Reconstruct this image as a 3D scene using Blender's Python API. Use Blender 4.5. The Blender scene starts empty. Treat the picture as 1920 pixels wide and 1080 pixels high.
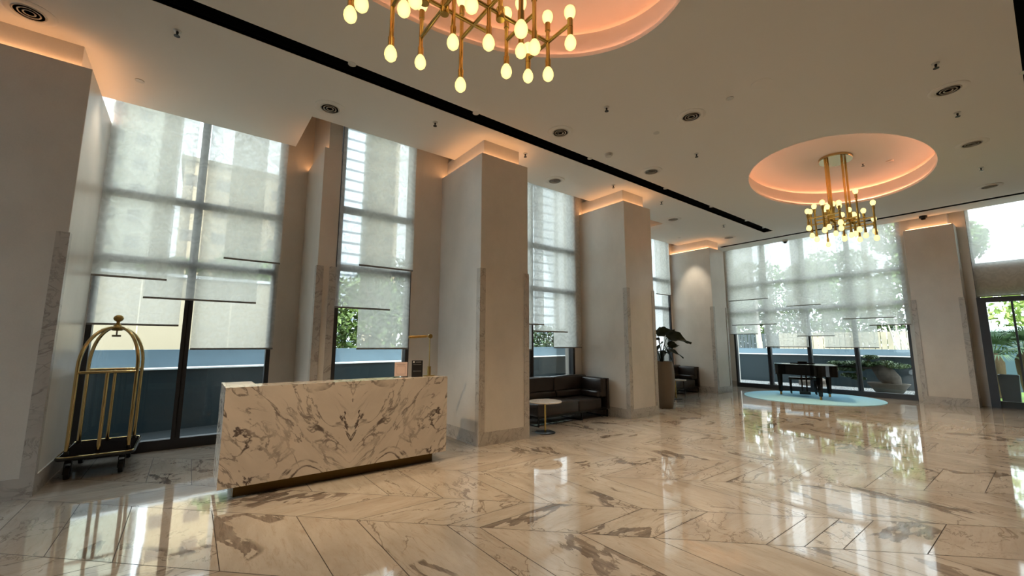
import bpy, bmesh, math, random
from mathutils import Vector, Matrix
from math import pi, sin, cos, radians as R

random.seed(7)
SC = bpy.context.scene
COL = SC.collection

# ---------------------------------------------------------------- camera, world, sun, exposure
F_PX = 780.113
cam_d = bpy.data.cameras.new('camera'); cam = bpy.data.objects.new('camera', cam_d); COL.objects.link(cam)
cam_d.sensor_width = 36.0; cam_d.lens = F_PX / 1920 * 36.0; cam_d.clip_start = 0.05; cam_d.clip_end = 500
cam.matrix_world = (Matrix.Translation((0, 0, 1.6)) @ Matrix.Rotation(R(-37.50475567), 4, 'Z')
                    @ Matrix.Rotation(R(97.58314793), 4, 'X') @ Matrix.Rotation(R(0.12221494), 4, 'Z'))
SC.camera = cam

W = bpy.data.worlds.new('sky'); SC.world = W; W.use_nodes = True
wn = W.node_tree; wn.nodes.clear()
wo = wn.nodes.new('ShaderNodeOutputWorld'); wb = wn.nodes.new('ShaderNodeBackground')
wb.inputs['Color'].default_value = (0.86, 0.94, 1.0, 1); wb.inputs['Strength'].default_value = 3.1
wn.links.new(wb.outputs[0], wo.inputs[0])

sun_d = bpy.data.lights.new('sun', 'SUN'); sun = bpy.data.objects.new('sun', sun_d); COL.objects.link(sun)
sun_d.energy = 1.8; sun_d.angle = R(1.0); sun_d.color = (1.0, 0.93, 0.80)
sun.rotation_euler = Vector((0.30, 0.62, -1.05)).to_track_quat('-Z', 'Y').to_euler()

VS = SC.view_settings
SC.display_settings.display_device = 'sRGB'
VS.view_transform = 'Standard'; VS.look = 'None'; VS.gamma = 1.0; VS.use_curve_mapping = False
VS.exposure = 1.15
SC.cycles.use_denoising = True
SC.cycles.max_bounces = 10; SC.cycles.diffuse_bounces = 5; SC.cycles.glossy_bounces = 4
SC.cycles.transparent_max_bounces = 24; SC.cycles.transmission_bounces = 6
SC.cycles.sample_clamp_indirect = 4.0; SC.cycles.caustics_reflective = False; SC.cycles.caustics_refractive = False
SC.cycles.use_light_tree = True

# light levels (lamps the hall has)
COVE = 5.5        # LED strips on column tops
DOME = 15.0        # LED strips in the oval domes
BULB = .80         # frosted bulbs
SPOT_W = 92.0     # ceiling spotlights
ORANGE = (1.0, 0.47, 0.20)
WARM = (1.0, 0.84, 0.65)

# ---------------------------------------------------------------- materials
def new_mat(name):
    m = bpy.data.materials.new(name); m.use_nodes = True
    return m, m.node_tree, m.node_tree.nodes['Principled BSDF']
def node(nt, t, **kw):
    n = nt.nodes.new(t)
    for k, v in kw.items():
        if k in n.inputs: n.inputs[k].default_value = v
        else: setattr(n, k, v)
    return n
def math_(nt, op, a, b=None, clamp=False):
    n = nt.nodes.new('ShaderNodeMath'); n.operation = op; n.use_clamp = clamp
    for i, v in enumerate((a, b)):
        if v is None: continue
        if hasattr(v, 'is_linked'): nt.links.new(v, n.inputs[i])
        else: n.inputs[i].default_value = v
    return n.outputs[0]
def mixc(nt, fac, a, b):
    n = nt.nodes.new('ShaderNodeMix'); n.data_type = 'RGBA'
    if hasattr(fac, 'is_linked'): nt.links.new(fac, n.inputs[0])
    else: n.inputs[0].default_value = fac
    for i, v in ((6, a), (7, b)):
        if hasattr(v, 'is_linked'): nt.links.new(v, n.inputs[i])
        else: n.inputs[i].default_value = (*v, 1) if len(v) == 3 else v
    return n.outputs[2]
def smooth(nt, v, lo, hi, a=0.0, b=1.0):
    n = nt.nodes.new('ShaderNodeMapRange'); n.interpolation_type = 'SMOOTHSTEP'
    nt.links.new(v, n.inputs[0])
    for i, x in zip((1, 2, 3, 4), (lo, hi, a, b)): n.inputs[i].default_value = x
    return n.outputs[0]
def noise(nt, vec, scale, detail=4, rough=.5, dist=0.0):
    n = nt.nodes.new('ShaderNodeTexNoise')
    n.inputs['Scale'].default_value = scale; n.inputs['Detail'].default_value = detail
    n.inputs['Roughness'].default_value = rough; n.inputs['Distortion'].default_value = dist
    nt.links.new(vec, n.inputs['Vector'])
    return n
def mapping(nt, vec, scale=(1, 1, 1), rot=(0, 0, 0), loc=(0, 0, 0)):
    n = nt.nodes.new('ShaderNodeMapping')
    n.inputs['Scale'].default_value = scale; n.inputs['Rotation'].default_value = rot; n.inputs['Location'].default_value = loc
    nt.links.new(vec, n.inputs['Vector'])
    return n.outputs[0]
def vein(nt, vec, scale, width, dist=1.2, detail=5, sharp=0.0):
    f = noise(nt, vec, scale, detail, .55, dist).outputs['Fac']
    a = math_(nt, 'ABSOLUTE', math_(nt, 'SUBTRACT', f, .5))
    return smooth(nt, a, width * sharp, width, 1.0, 0.0)
def bump(nt, b, h, strength, dist=.01):
    n = nt.nodes.new('ShaderNodeBump'); n.inputs['Strength'].default_value = strength; n.inputs['Distance'].default_value = dist
    nt.links.new(h, n.inputs['Height']); nt.links.new(n.outputs[0], b.inputs['Normal'])

def plain(name, col, rough=.5, metal=0.0, var=.06, scale=8.0, spec=None, coat=0.0):
    m, nt, b = new_mat(name)
    tc = node(nt, 'ShaderNodeTexCoord')
    n = noise(nt, tc.outputs['Object'], scale, 4)
    lo = tuple(max(0, c * (1 - var)) for c in col); hi = tuple(min(1, c * (1 + var)) for c in col)
    nt.links.new(mixc(nt, n.outputs['Fac'], lo, hi), b.inputs['Base Color'])
    b.inputs['Roughness'].default_value = rough; b.inputs['Metallic'].default_value = metal
    if spec is not None: b.inputs['Specular IOR Level'].default_value = spec
    b.inputs['Coat Weight'].default_value = coat
    return m
def emit(name, col, s):
    m = bpy.data.materials.new(name); m.use_nodes = True; nt = m.node_tree; nt.nodes.clear()
    o = nt.nodes.new('ShaderNodeOutputMaterial'); e = nt.nodes.new('ShaderNodeEmission')
    e.inputs[0].default_value = (*col, 1); e.inputs[1].default_value = s; nt.links.new(e.outputs[0], o.inputs[0])
    return m

M = {}
def mk_plaster(name, col, rough, spec):
    m, nt, b = new_mat(name)
    tc = node(nt, 'ShaderNodeTexCoord')
    n = noise(nt, mapping(nt, tc.outputs['Object'], (1, 1, .7)), 2.2, 8, .62)
    fine = noise(nt, tc.outputs['Object'], 60, 3)
    f = math_(nt, 'ADD', math_(nt, 'MULTIPLY', n.outputs['Fac'], .75), math_(nt, 'MULTIPLY', fine.outputs['Fac'], .25))
    nt.links.new(mixc(nt, smooth(nt, f, .3, .7), tuple(c * .93 for c in col), tuple(min(1, c * 1.05) for c in col)), b.inputs['Base Color'])
    b.inputs['Roughness'].default_value = rough; b.inputs['Specular IOR Level'].default_value = spec
    bump(nt, b, f, .08, .02)
    return m
M['plaster'] = mk_plaster('wall_plaster', (.66, .625, .57), .30, .5)
M['panel'] = plain('brown_wall_panel', (.26, .19, .13), .45, 0, .15, 3)
M['ceiling'] = plain('ceiling_paint', (.74, .72, .675), .85, var=.015, scale=1.2, spec=.1)
M['black'] = plain('black_slot_paint', (.004, .004, .004), .8, spec=.1)

def mk_floor():
    m, nt, b = new_mat('polished_chevron_marble')
    at = node(nt, 'ShaderNodeAttribute', attribute_name='plank')
    v = at.outputs['Vector']
    long_ = mapping(nt, v, (1.0, 3.0, 1.0), (0, 0, R(14)))
    cloud = noise(nt, long_, 1.3, 7, .62, .5).outputs['Fac']
    streak = noise(nt, mapping(nt, v, (1.3, 8.0, 1.0), (0, 0, R(12))), 3.2, 8, .7, .5).outputs['Fac']
    fine = noise(nt, mapping(nt, v, (2.0, 14.0, 1.0), (0, 0, R(16))), 6.0, 6, .7, .4).outputs['Fac']
    base = mixc(nt, smooth(nt, cloud, .28, .75), (.45, .415, .37), (.33, .295, .255))
    base = mixc(nt, math_(nt, 'MULTIPLY', smooth(nt, streak, .50, .70), .55), base, (.27, .21, .165))
    base = mixc(nt, math_(nt, 'MULTIPLY', smooth(nt, fine, .55, .70), .40), base, (.25, .195, .155))
    warp = noise(nt, v, 1.1, 3).outputs['Color']
    vw = node(nt, 'ShaderNodeMixRGB', blend_type='ADD'); vw.inputs[0].default_value = .35
    nt.links.new(v, vw.inputs[1]); nt.links.new(warp, vw.inputs[2])
    thin = vein(nt, mapping(nt, vw.outputs[0], (1.0, 1.7, 1.0), (0, 0, R(25))), 1.3, .015, 1.4, 7, .25)
    gate = smooth(nt, noise(nt, v, .9, 2).outputs['Fac'], .42, .54)
    base = mixc(nt, math_(nt, 'MULTIPLY', math_(nt, 'MULTIPLY', thin, gate), .7), base, (.13, .10, .085))
    bold = vein(nt, mapping(nt, vw.outputs[0], (.8, 2.0, 1.0), (0, 0, R(-33))), .60, .020, .35, 9, .7)
    gate2 = smooth(nt, noise(nt, mapping(nt, v, loc=(7.3, 2.1, 0)), .55, 2).outputs['Fac'], .545, .56)
    gb = math_(nt, 'MULTIPLY', bold, gate2)
    dirty = mixc(nt, smooth(nt, streak, .35, .65), (.085, .07, .062), (.20, .165, .14))
    base = mixc(nt, math_(nt, 'MULTIPLY', gb, .92), base, dirty)
    rnd = node(nt, 'ShaderNodeAttribute', attribute_name='tone')
    base = mixc(nt, math_(nt, 'MULTIPLY', rnd.outputs['Fac'], .35), base, (.33, .265, .21))
    nt.links.new(base, b.inputs['Base Color'])
    b.inputs['Roughness'].default_value = .045; b.inputs['Specular IOR Level'].default_value = 1.0
    tc = node(nt, 'ShaderNodeTexCoord')
    bump(nt, b, noise(nt, tc.outputs['Object'], 2.2, 2).outputs['Fac'], .035, .02)
    return m
M['floor'] = mk_floor()
M['grout'] = plain('floor_joint', (.035, .026, .02), .7)

def mk_marble(name, col, dark, rough=.18, book=False, sc=1.0, amt=.85, thinw=.018):
    m, nt, b = new_mat(name)
    tc = node(nt, 'ShaderNodeTexCoord')
    v = tc.outputs['Object']
    if book:
        sx = node(nt, 'ShaderNodeSeparateXYZ'); nt.links.new(v, sx.inputs[0])
        cx = node(nt, 'ShaderNodeCombineXYZ')
        nt.links.new(math_(nt, 'ABSOLUTE', sx.outputs[0]), cx.inputs[0]); nt.links.new(sx.outputs[1], cx.inputs[1]); nt.links.new(sx.outputs[2], cx.inputs[2])
        v = cx.outputs[0]
        v = mapping(nt, mapping(nt, v, (1, 1, 1), (0, R(48), 0)), (.62, 1, 1.75), (0, 0, 0), (5.3, 0, 2.7))
    cloud = noise(nt, v, 1.6 * sc, 6, .6, .5).outputs['Fac']
    base = mixc(nt, smooth(nt, cloud, .32, .75), col, tuple(c * .86 for c in col))
    big = vein(nt, v, .95 * sc, .021, 1.3, 8, .2)
    gate = smooth(nt, noise(nt, mapping(nt, v, loc=(4, 1, 8)), 1.5 * sc, 3).outputs['Fac'], .36, .56, .2, 1)
    small = vein(nt, mapping(nt, v, loc=(1, 5, 2)), 2.4 * sc, thinw, 1.0, 7)
    gate2 = smooth(nt, noise(nt, mapping(nt, v, loc=(9, 3, 1)), 2.2 * sc, 3).outputs['Fac'], .40, .58)
    k = math_(nt, 'MAXIMUM', math_(nt, 'MULTIPLY', big, gate), math_(nt, 'MULTIPLY', math_(nt, 'MULTIPLY', small, gate2), .75))
    base = mixc(nt, math_(nt, 'MULTIPLY', k, amt), base, dark)
    nt.links.new(base, b.inputs['Base Color']); b.inputs['Roughness'].default_value = rough
    return m
M['desk_marble'] = mk_marble('bookmatched_marble', (.68, .635, .58), (.10, .08, .078), .12, True, 1.25, .95, .03)
M['trim_marble'] = mk_marble('grey_trim_marble', (.50, .47, .43), (.19, .16, .14), .3, False, 2.2, .6, .03)
M['table_marble'] = mk_marble('table_marble', (.68, .62, .56), (.30, .24, .21), .15, False, 2.5, .5)
M['brass'] = plain('polished_brass', (.60, .43, .14), .17, 1.0, .05)
M['cart_brass'] = plain('cart_brass', (.66, .50, .24), .12, 1.0, .05)
M['dull_brass'] = plain('brushed_brass', (.42, .29, .10), .34, 1.0, .1, 20)
M['plinth'] = plain('dark_brass_plinth', (.14, .088, .026), .45, .8, .1, 20)
M['pale_brass'] = plain('canopy_brass', (.52, .40, .20), .16, 1.0, .06)
M['frame'] = plain('dark_aluminium', (.042, .043, .048), .42, .3, .08)
M['leather'] = None
def mk_leather():
    m, nt, b = new_mat('black_brown_leather')
    tc = node(nt, 'ShaderNodeTexCoord')
    n = noise(nt, tc.outputs['Object'], 5, 5, .6); f = noise(nt, tc.outputs['Object'], 160, 2)
    nt.links.new(mixc(nt, n.outputs['Fac'], (.022, .017, .015), (.042, .032, .028)), b.inputs['Base Color'])
    b.inputs['Roughness'].default_value = .32
    bump(nt, b, math_(nt, 'ADD', n.outputs['Fac'], math_(nt, 'MULTIPLY', f.outputs['Fac'], .1)), .25, .02)
    return m
M['leather'] = mk_leather()
M['metal_black'] = plain('black_metal', (.010, .010, .010), .35, .4)
M['piano'] = plain('black_lacquer', (.002, .002, .002), .16, 0, .0, 1, .4, .0)
M['carpet'] = plain('black_deck_carpet', (.010, .008, .0075), .95, 0, .3, 60, .0)
M['rubber'] = plain('black_rubber', (.012, .012, .012), .6)
M['rug'] = plain('pale_blue_rug', (.36, .70, .92), .95, 0, .12, 40, .1)
M['pot'] = plain('taupe_planter', (.17, .135, .10), .55, 0, .05, 6)
M['soil'] = plain('soil', (.03, .022, .015), .95, 0, .4, 50)
M['leaf_big'] = plain('dark_leaf_blade', (.008, .017, .005), .5, 0, .35, 8, .3)
M['white_metal'] = plain('white_fitting', (.55, .54, .50), .35)
M['grille'] = plain('dark_grille', (.022, .02, .017), .7, .0)
M['grille_ring'] = plain('grey_grille_ring', (.50, .47, .42), .5)
M['chrome'] = plain('chrome', (.6, .6, .58), .2, 1.0)
M['led'] = emit('warm_led_strip', ORANGE, COVE)
M['led_dome'] = emit('dome_led_strip', (1.0, .38, .20), DOME)
M['spot_lens'] = emit('lit_spot_lens', (1, .9, .75), 2.5)

def mk_bulb():
    m = bpy.data.materials.new('frosted_lit_bulb'); m.use_nodes = True; nt = m.node_tree; nt.nodes.clear()
    o = nt.nodes.new('ShaderNodeOutputMaterial'); e = nt.nodes.new('ShaderNodeEmission')
    lw = nt.nodes.new('ShaderNodeLayerWeight'); lw.inputs[0].default_value = .35
    nt.links.new(mixc(nt, lw.outputs['Facing'], (1.0, .80, .34), (1.0, .66, .17)), e.inputs[0])
    e.inputs[1].default_value = BULB
    nt.links.new(e.outputs[0], o.inputs[0]); return m
M['bulb'] = mk_bulb()

def mk_glass(name, tint, refl=1.0):
    m = bpy.data.materials.new(name); m.use_nodes = True; nt = m.node_tree; nt.nodes.clear()
    o = nt.nodes.new('ShaderNodeOutputMaterial'); t = nt.nodes.new('ShaderNodeBsdfTransparent'); g = nt.nodes.new('ShaderNodeBsdfGlossy')
    t.inputs[0].default_value = (*tint, 1); g.inputs['Roughness'].default_value = .01
    fr = nt.nodes.new('ShaderNodeFresnel'); fr.inputs[0].default_value = 1.45
    mx = nt.nodes.new('ShaderNodeMixShader')
    nt.links.new(math_(nt, 'MULTIPLY', fr.outputs[0], refl), mx.inputs[0]); nt.links.new(t.outputs[0], mx.inputs[1]); nt.links.new(g.outputs[0], mx.inputs[2])
    nt.links.new(mx.outputs[0], o.inputs[0]); return m
M['glass'] = mk_glass('window_glass', (.93, .965, .96), .8)
M['acrylic'] = mk_glass('clear_acrylic', (.96, .97, .97))

def mk_blind(name, open_, col):
    m = bpy.data.materials.new(name); m.use_nodes = True; nt = m.node_tree; nt.nodes.clear()
    o = nt.nodes.new('ShaderNodeOutputMaterial')
    t = nt.nodes.new('ShaderNodeBsdfTransparent'); d = nt.nodes.new('ShaderNodeBsdfDiffuse'); tr = nt.nodes.new('ShaderNodeBsdfTranslucent')
    d.inputs[0].default_value = (*col, 1); tr.inputs[0].default_value = (*col, 1)
    tc = nt.nodes.new('ShaderNodeTexCoord')
    weave = noise(nt, mapping(nt, tc.outputs['Object'], (14, 14, 90)), 2.0, 3).outputs['Fac']
    weave2 = noise(nt, mapping(nt, tc.outputs['Object'], (70, 70, 9)), 2.0, 3).outputs['Fac']
    wv = nt.nodes.new('ShaderNodeTexWave'); wv.bands_direction = 'Z'; wv.inputs['Scale'].default_value = 2.0; wv.inputs['Distortion'].default_value = 16.0
    wv.inputs['Detail'].default_value = 2.0; wv.inputs['Detail Scale'].default_value = 1.6; nt.links.new(mapping(nt, tc.outputs['Object'], (1.5, 1, 1)), wv.inputs['Vector'])
    k = math_(nt, 'ADD', math_(nt, 'MULTIPLY', math_(nt, 'ADD', weave, weave2), .10), open_ - .15)
    k = math_(nt, 'ADD', k, math_(nt, 'MULTIPLY', wv.outputs['Fac'], .10))
    m1 = nt.nodes.new('ShaderNodeMixShader'); m1.inputs[0].default_value = .88
    nt.links.new(d.outputs[0], m1.inputs[1]); nt.links.new(tr.outputs[0], m1.inputs[2])
    m2 = nt.nodes.new('ShaderNodeMixShader'); nt.links.new(k, m2.inputs[0])
    nt.links.new(m1.outputs[0], m2.inputs[1]); nt.links.new(t.outputs[0], m2.inputs[2])
    nt.links.new(m2.outputs[0], o.inputs[0]); return m
M['blind'] = mk_blind('screen_fabric', .31, (.84, .83, .785))
M['blind_bar'] = plain('blind_bottom_bar', (.20, .20, .20), .5)

# outside
M['teal'] = plain('dark_teal_wall', (.009, .020, .026), .35, 0, .12, 1.5)
M['slate'] = plain('slate_blue_wall', (.10, .155, .195), .5, 0, .12, 2)
M['ledge'] = plain('white_ledge', (.70, .73, .75), .5)
M['cream'] = plain('cream_render', (.33, .28, .195), .8, 0, .04, 1)
def mk_gravel():
    m, nt, b = new_mat('white_gravel')
    tc = node(nt, 'ShaderNodeTexCoord')
    n = noise(nt, tc.outputs['Object'], 26, 2).outputs['Fac']
    nt.links.new(mixc(nt, smooth(nt, n, .52, .60), (.03, .034, .036), (.40, .41, .41)), b.inputs['Base Color']); b.inputs['Roughness'].default_value = .9
    return m
M['gravel'] = mk_gravel()
M['ground'] = plain('dark_paving', (.014, .018, .020), .8, 0, .15, 3, .1)
M['fence_wood'] = plain('pale_fence_board', (.60, .52, .38), .8, 0, .15, 4)
M['fence_dark'] = plain('dark_fence_board', (.10, .12, .125), .8, 0, .15, 4)
M['bark'] = plain('bark', (.24, .18, .12), .9, 0, .35, 12)
M['bark_pale'] = plain('pale_bark', (.50, .45, .38), .9, 0, .3, 12)
M['stone'] = plain('weathered_stone', (.085, .072, .06), .9, 0, .6, 9)
M['stonepot'] = plain('pale_stone_tray', (.13, .112, .09), .8, 0, .25, 9)
M['fiber'] = plain('palm_fibre', (.11, .072, .038), .95, 0, .5, 30)
M['darkpot'] = plain('dark_planter', (.035, .038, .042), .4, 0, .1)
def mk_leaf(name, a, b_):
    m, nt, b = new_mat(name)
    tc = node(nt, 'ShaderNodeTexCoord')
    n = noise(nt, tc.outputs['Object'], 2.4, 4)
    nt.links.new(mixc(nt, smooth(nt, n.outputs['Fac'], .35, .65), a, b_), b.inputs['Base Color'])
    b.inputs['Roughness'].default_value = .5
    return m
M['leaf'] = mk_leaf('tree_leaf', (.05, .10, .025), (.20, .29, .075))
M['leaf_dark'] = mk_leaf('dark_leaf', (.018, .045, .018), (.06, .115, .04))
M['leaf_lime'] = mk_leaf('lime_leaf', (.22, .34, .06), (.48, .56, .16))
M['pine'] = mk_leaf('pine_needles', (.02, .05, .018), (.075, .13, .04))
M['palm'] = mk_leaf('palm_frond', (.03, .07, .03), (.09, .15, .06))
M['grass'] = mk_leaf('lawn_grass', (.12, .22, .04), (.26, .36, .08))
def mk_facade(name, col, line, px, pz, wx, wz):
    m, nt, b = new_mat(name)
    tc = node(nt, 'ShaderNodeTexCoord'); s = node(nt, 'ShaderNodeSeparateXYZ'); nt.links.new(tc.outputs['Object'], s.inputs[0])
    def band(o, p, w):
        f = math_(nt, 'FRACT', math_(nt, 'DIVIDE', o, p)); return math_(nt, 'LESS_THAN', f, w)
    k = band(s.outputs[2], pz, wz)
    if wx: k = math_(nt, 'MULTIPLY', k, band(s.outputs[0], px, wx))
    nt.links.new(mixc(nt, k, col, line), b.inputs['Base Color']); b.inputs['Roughness'].default_value = .7
    return m
M['tower'] = mk_facade('white_tower_facade', (.62, .66, .68), (.16, .20, .24), 3, 1.6, 0, .22)
M['tower_grey'] = mk_facade('pale_green_facade', (.44, .45, .36), (.20, .22, .20), 2.4, 3.2, .55, .45)
M['block'] = mk_facade('cream_block_facade', (.60, .47, .30), (.24, .20, .16), 3.0, 3.4, .5, .42)
M['pink_card'] = plain('pale_pink_card', (.70, .55, .50), .6, 0, .02)
M['card_ink'] = plain('grey_print', (.18, .13, .12), .7)
M['black_card'] = plain('black_card', (.008, .008, .009), .4)
M['white_ink'] = plain('white_print', (.55, .55, .55), .7)

# ---------------------------------------------------------------- mesh helpers
def add_box(bm, x0, x1, y0, y1, z0, z1):
    vs = [bm.verts.new(p) for p in ((x0, y0, z0), (x1, y0, z0), (x1, y1, z0), (x0, y1, z0), (x0, y0, z1), (x1, y0, z1), (x1, y1, z1), (x0, y1, z1))]
    return [bm.faces.new([vs[i] for i in q]) for q in ((3, 2, 1, 0), (4, 5, 6, 7), (0, 1, 5, 4), (1, 2, 6, 5), (2, 3, 7, 6), (3, 0, 4, 7))]
def add_tube(bm, pts, r, n=12, cap=True):
    """swept round tube through pts; r is a number or one radius per point"""
    pts = [Vector(p) for p in pts]
    rs = r if isinstance(r, (list, tuple)) else [r] * len(pts)
    rings = []; prev = None
    for i, p in enumerate(pts):
        d = (pts[min(i + 1, len(pts) - 1)] - pts[max(i - 1, 0)]).normalized()
        if prev is None:
            u = d.orthogonal().normalized()
        else:
            u = prev - d * prev.dot(d)
            u = u.normalized() if u.length > 1e-5 else d.orthogonal().normalized()
        prev = u; w = d.cross(u)
        rings.append([bm.verts.new(p + (u * cos(2 * pi * k / n) + w * sin(2 * pi * k / n)) * rs[i]) for k in range(n)])
    for a, b in zip(rings, rings[1:]):
        for k in range(n):
            bm.faces.new((a[k], a[(k + 1) % n], b[(k + 1) % n], b[k]))
    if cap:
        bm.faces.new(rings[0][::-1]); bm.faces.new(rings[-1])
def add_lathe(bm, prof, c=(0, 0, 0), n=24, sx=1.0, sy=1.0):
    """profile of (radius, z); closes ends with caps"""
    rings = []
    for r, z in prof:
        if r < 1e-6: rings.append([bm.verts.new((c[0], c[1], c[2] + z))])
        else: rings.append([bm.verts.new((c[0] + r * sx * cos(2 * pi * k / n), c[1] + r * sy * sin(2 * pi * k / n), c[2] + z)) for k in range(n)])
    for a, b in zip(rings, rings[1:]):
        for k in range(n):
            k2 = (k + 1) % n
            if len(a) == 1 and len(b) == 1: continue
            if len(a) == 1: bm.faces.new((a[0], b[k2], b[k]))
            elif len(b) == 1: bm.faces.new((a[k], a[k2], b[0]))
            else: bm.faces.new((a[k], a[k2], b[k2], b[k]))
    if len(rings[0]) > 1: bm.faces.new(rings[0][::-1])
    if len(rings[-1]) > 1: bm.faces.new(rings[-1])
def add_prism(bm, poly, z0, z1):
    lo = [bm.verts.new((x, y, z0)) for x, y in poly]; hi = [bm.verts.new((x, y, z1)) for x, y in poly]
    n = len(poly); bm.faces.new(lo[::-1]); bm.faces.new(hi)
    for k in range(n): bm.faces.new((lo[k], lo[(k + 1) % n], hi[(k + 1) % n], hi[k]))
def bevel(bm, w, seg=3):
    bmesh.ops.bevel(bm, geom=[e for e in bm.edges], offset=w, segments=seg, affect='EDGES', profile=.5)
def obj(name, bm, m, parent=None, smooth_=False, loc=None):
    bmesh.ops.recalc_face_normals(bm, faces=bm.faces)
    me = bpy.data.meshes.new(name); bm.to_mesh(me); bm.free()
    if m is not None: me.materials.append(m)
    if smooth_:
        me.shade_smooth()
        try: me.set_sharp_from_angle(angle=R(40))
        except Exception: pass
    o = bpy.data.objects.new(name, me); COL.objects.link(o)
    if parent is not None: o.parent = parent
    if loc is not None: o.location = loc
    return o
def box(name, x0, x1, y0, y1, z0, z1, m, parent=None, bev=0, seg=3):
    bm = bmesh.new(); add_box(bm, x0, x1, y0, y1, z0, z1)
    if bev: bevel(bm, bev, seg)
    return obj(name, bm, m, parent, bool(bev))
def tube(name, pts, r, m, parent=None, n=12):
    bm = bmesh.new(); add_tube(bm, pts, r, n); return obj(name, bm, m, parent, True)
def lathe(name, prof, m, parent=None, c=(0, 0, 0), n=24, sx=1, sy=1):
    bm = bmesh.new(); add_lathe(bm, prof, c, n, sx, sy); return obj(name, bm, m, parent, True)
def tag(o, label, cat, group=None, kind=None):
    o['label'] = label; o['category'] = cat
    if group: o['group'] = group
    if kind: o['kind'] = kind
    return o
def thing(name, label, cat, loc=(0, 0, 0), rz=0, group=None):
    o = bpy.data.objects.new(name, None); COL.objects.link(o); o.empty_display_size = .1
    o.location = loc; o.rotation_euler = (0, 0, rz)
    return tag(o, label, cat, group)
def struct(o, label=None, cat='structure'):
    o['kind'] = 'structure'
    if label: o['label'] = label; o['category'] = cat
    return o
def kids(o): return [c for c in COL.objects if c.parent == o]
def copy_tree(o, parent=None):
    ch = kids(o)
    c = o.copy(); COL.objects.link(c)
    if parent is not None: c.parent = parent
    for k in ch: copy_tree(k, c)
    return c

# ---------------------------------------------------------------- room shell
ZC = 5.15                      # ceiling
X0, Y0 = -7.0, -2.4            # unseen ends of the hall
YO, YI, XF = 8.40, 7.12, 16.72 # outer and inner window planes, far window plane
EX, EY, ROT = 1.5, 2.55, None  # first dome and chandelier centre
PITCH = 9.33

# floor: chevron planks, each polygon of one mesh
def clip(poly, x0, x1, y0, y1):
    def cut(p, f):
        out = []
        for i, a in enumerate(p):
            b = p[(i + 1) % len(p)]; fa, fb = f(a), f(b)
            if fa >= 0: out.append(a)
            if fa * fb < 0:
                t = fa / (fa - fb); out.append((a[0] + (b[0] - a[0]) * t, a[1] + (b[1] - a[1]) * t))
        return out
    for f in (lambda a: a[0] - x0, lambda a: x1 - a[0], lambda a: a[1] - y0, lambda a: y1 - a[1]):
        if len(poly) < 3: return []
        poly = cut(poly, f)
    return poly if len(poly) >= 3 else []
bands = [(5.41, 6.30, 'x')]
s = 6.30
for k in range(30):
    t = 'y' if k % 2 == 0 else 'x'; w = 1.335 if (t == 'y' or k % 4 == 1) else .89
    bands.append((s, s + w, t)); s += w
    if s > 26: break
s = 5.41
for k in range(30):
    t = 'y' if k % 2 == 0 else 'x'; w = 1.335 if (t == 'y' or k % 4 == 3) else .89
    bands.insert(0, (s - w, s, t)); s -= w
    if s < -10: break
ib = [i for i, b in enumerate(bands) if abs(b[0] - 5.41) < 1e-6][0]
offs = [0.0] * len(bands)
o_ = 0.0
for i in range(ib, len(bands)):
    offs[i] = o_
    if bands[i][2] == 'y': o_ += bands[i][1] - bands[i][0]
o_ = 0.0
for i in range(ib - 1, -1, -1):
    if bands[i][2] == 'y': o_ -= bands[i][1] - bands[i][0]
    offs[i] = o_
J = [.78, 1.2, 1.4, 1.6, 2.22, 2.65, 3.26, 3.47, 4.07]
rj = random.Random(3)
while J[-1] < 26: J.append(J[-1] + rj.choice((.2, .42, .42, .62, .62)))
while J[0] > -24: J.insert(0, J[0] - rj.choice((.2, .42, .42, .62, .62)))
bm = bmesh.new()
lay = bm.loops.layers.float_vector.new('plank'); tone = bm.loops.layers.float.new('tone')
G = .0032
for i, (a, b, t) in enumerate(bands):
    g2 = G * 1.414
    for c0, c1 in zip(J, J[1:]):
        if t == 'x':
            y0_, y1_ = c0 + offs[i] + G, c1 + offs[i] - G
            a_, b_ = a + g2, b - g2
            poly = [(a_ - y0_, y0_), (b_ - y0_, y0_), (b_ - y1_, y1_), (a_ - y1_, y1_)]
        else:
            x1_, x0_ = a - (c0 + offs[i]) - G, a - (c1 + offs[i]) + G
            a_, b_ = a + g2, b - g2
            poly = [(x0_, a_ - x0_), (x1_, a_ - x1_), (x1_, b_ - x1_), (x0_, b_ - x0_)]
        poly = clip(poly, X0, XF + .03, Y0, YO + .05)
        if not poly: continue
        area = sum(p[0] * q[1] - q[0] * p[1] for p, q in zip(poly, poly[1:] + poly[:1]))
        if abs(area) < 1e-4: continue
        if area < 0: poly = poly[::-1]
        f = bm.faces.new([bm.verts.new((x, y, 0)) for x, y in poly])
        # neighbouring planks share one marble slab turned with the band, so the veins run on and are book-matched over a joint
        rnd = rj.random(); slab = rj.choice((0, 0, 3.7, 8.2, 15.5, 21.1)); fl = rj.choice((1, -1))
        for l in f.loops:
            x, y = l.vert.co.x, l.vert.co.y
            u, v = (x, y) if t == 'x' else (y, x)
            l[lay] = (u * fl + slab, v + slab * .5, slab); l[tone] = rnd ** 2
floor = obj('floor', bm, M['floor'])
struct(floor)
bm = bmesh.new(); add_box(bm, X0 - .3, XF + .08, Y0 - .3, YO + .1, -.25, -.003)
fj = obj('floor_joint', bm, M['grout'], floor)

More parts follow.
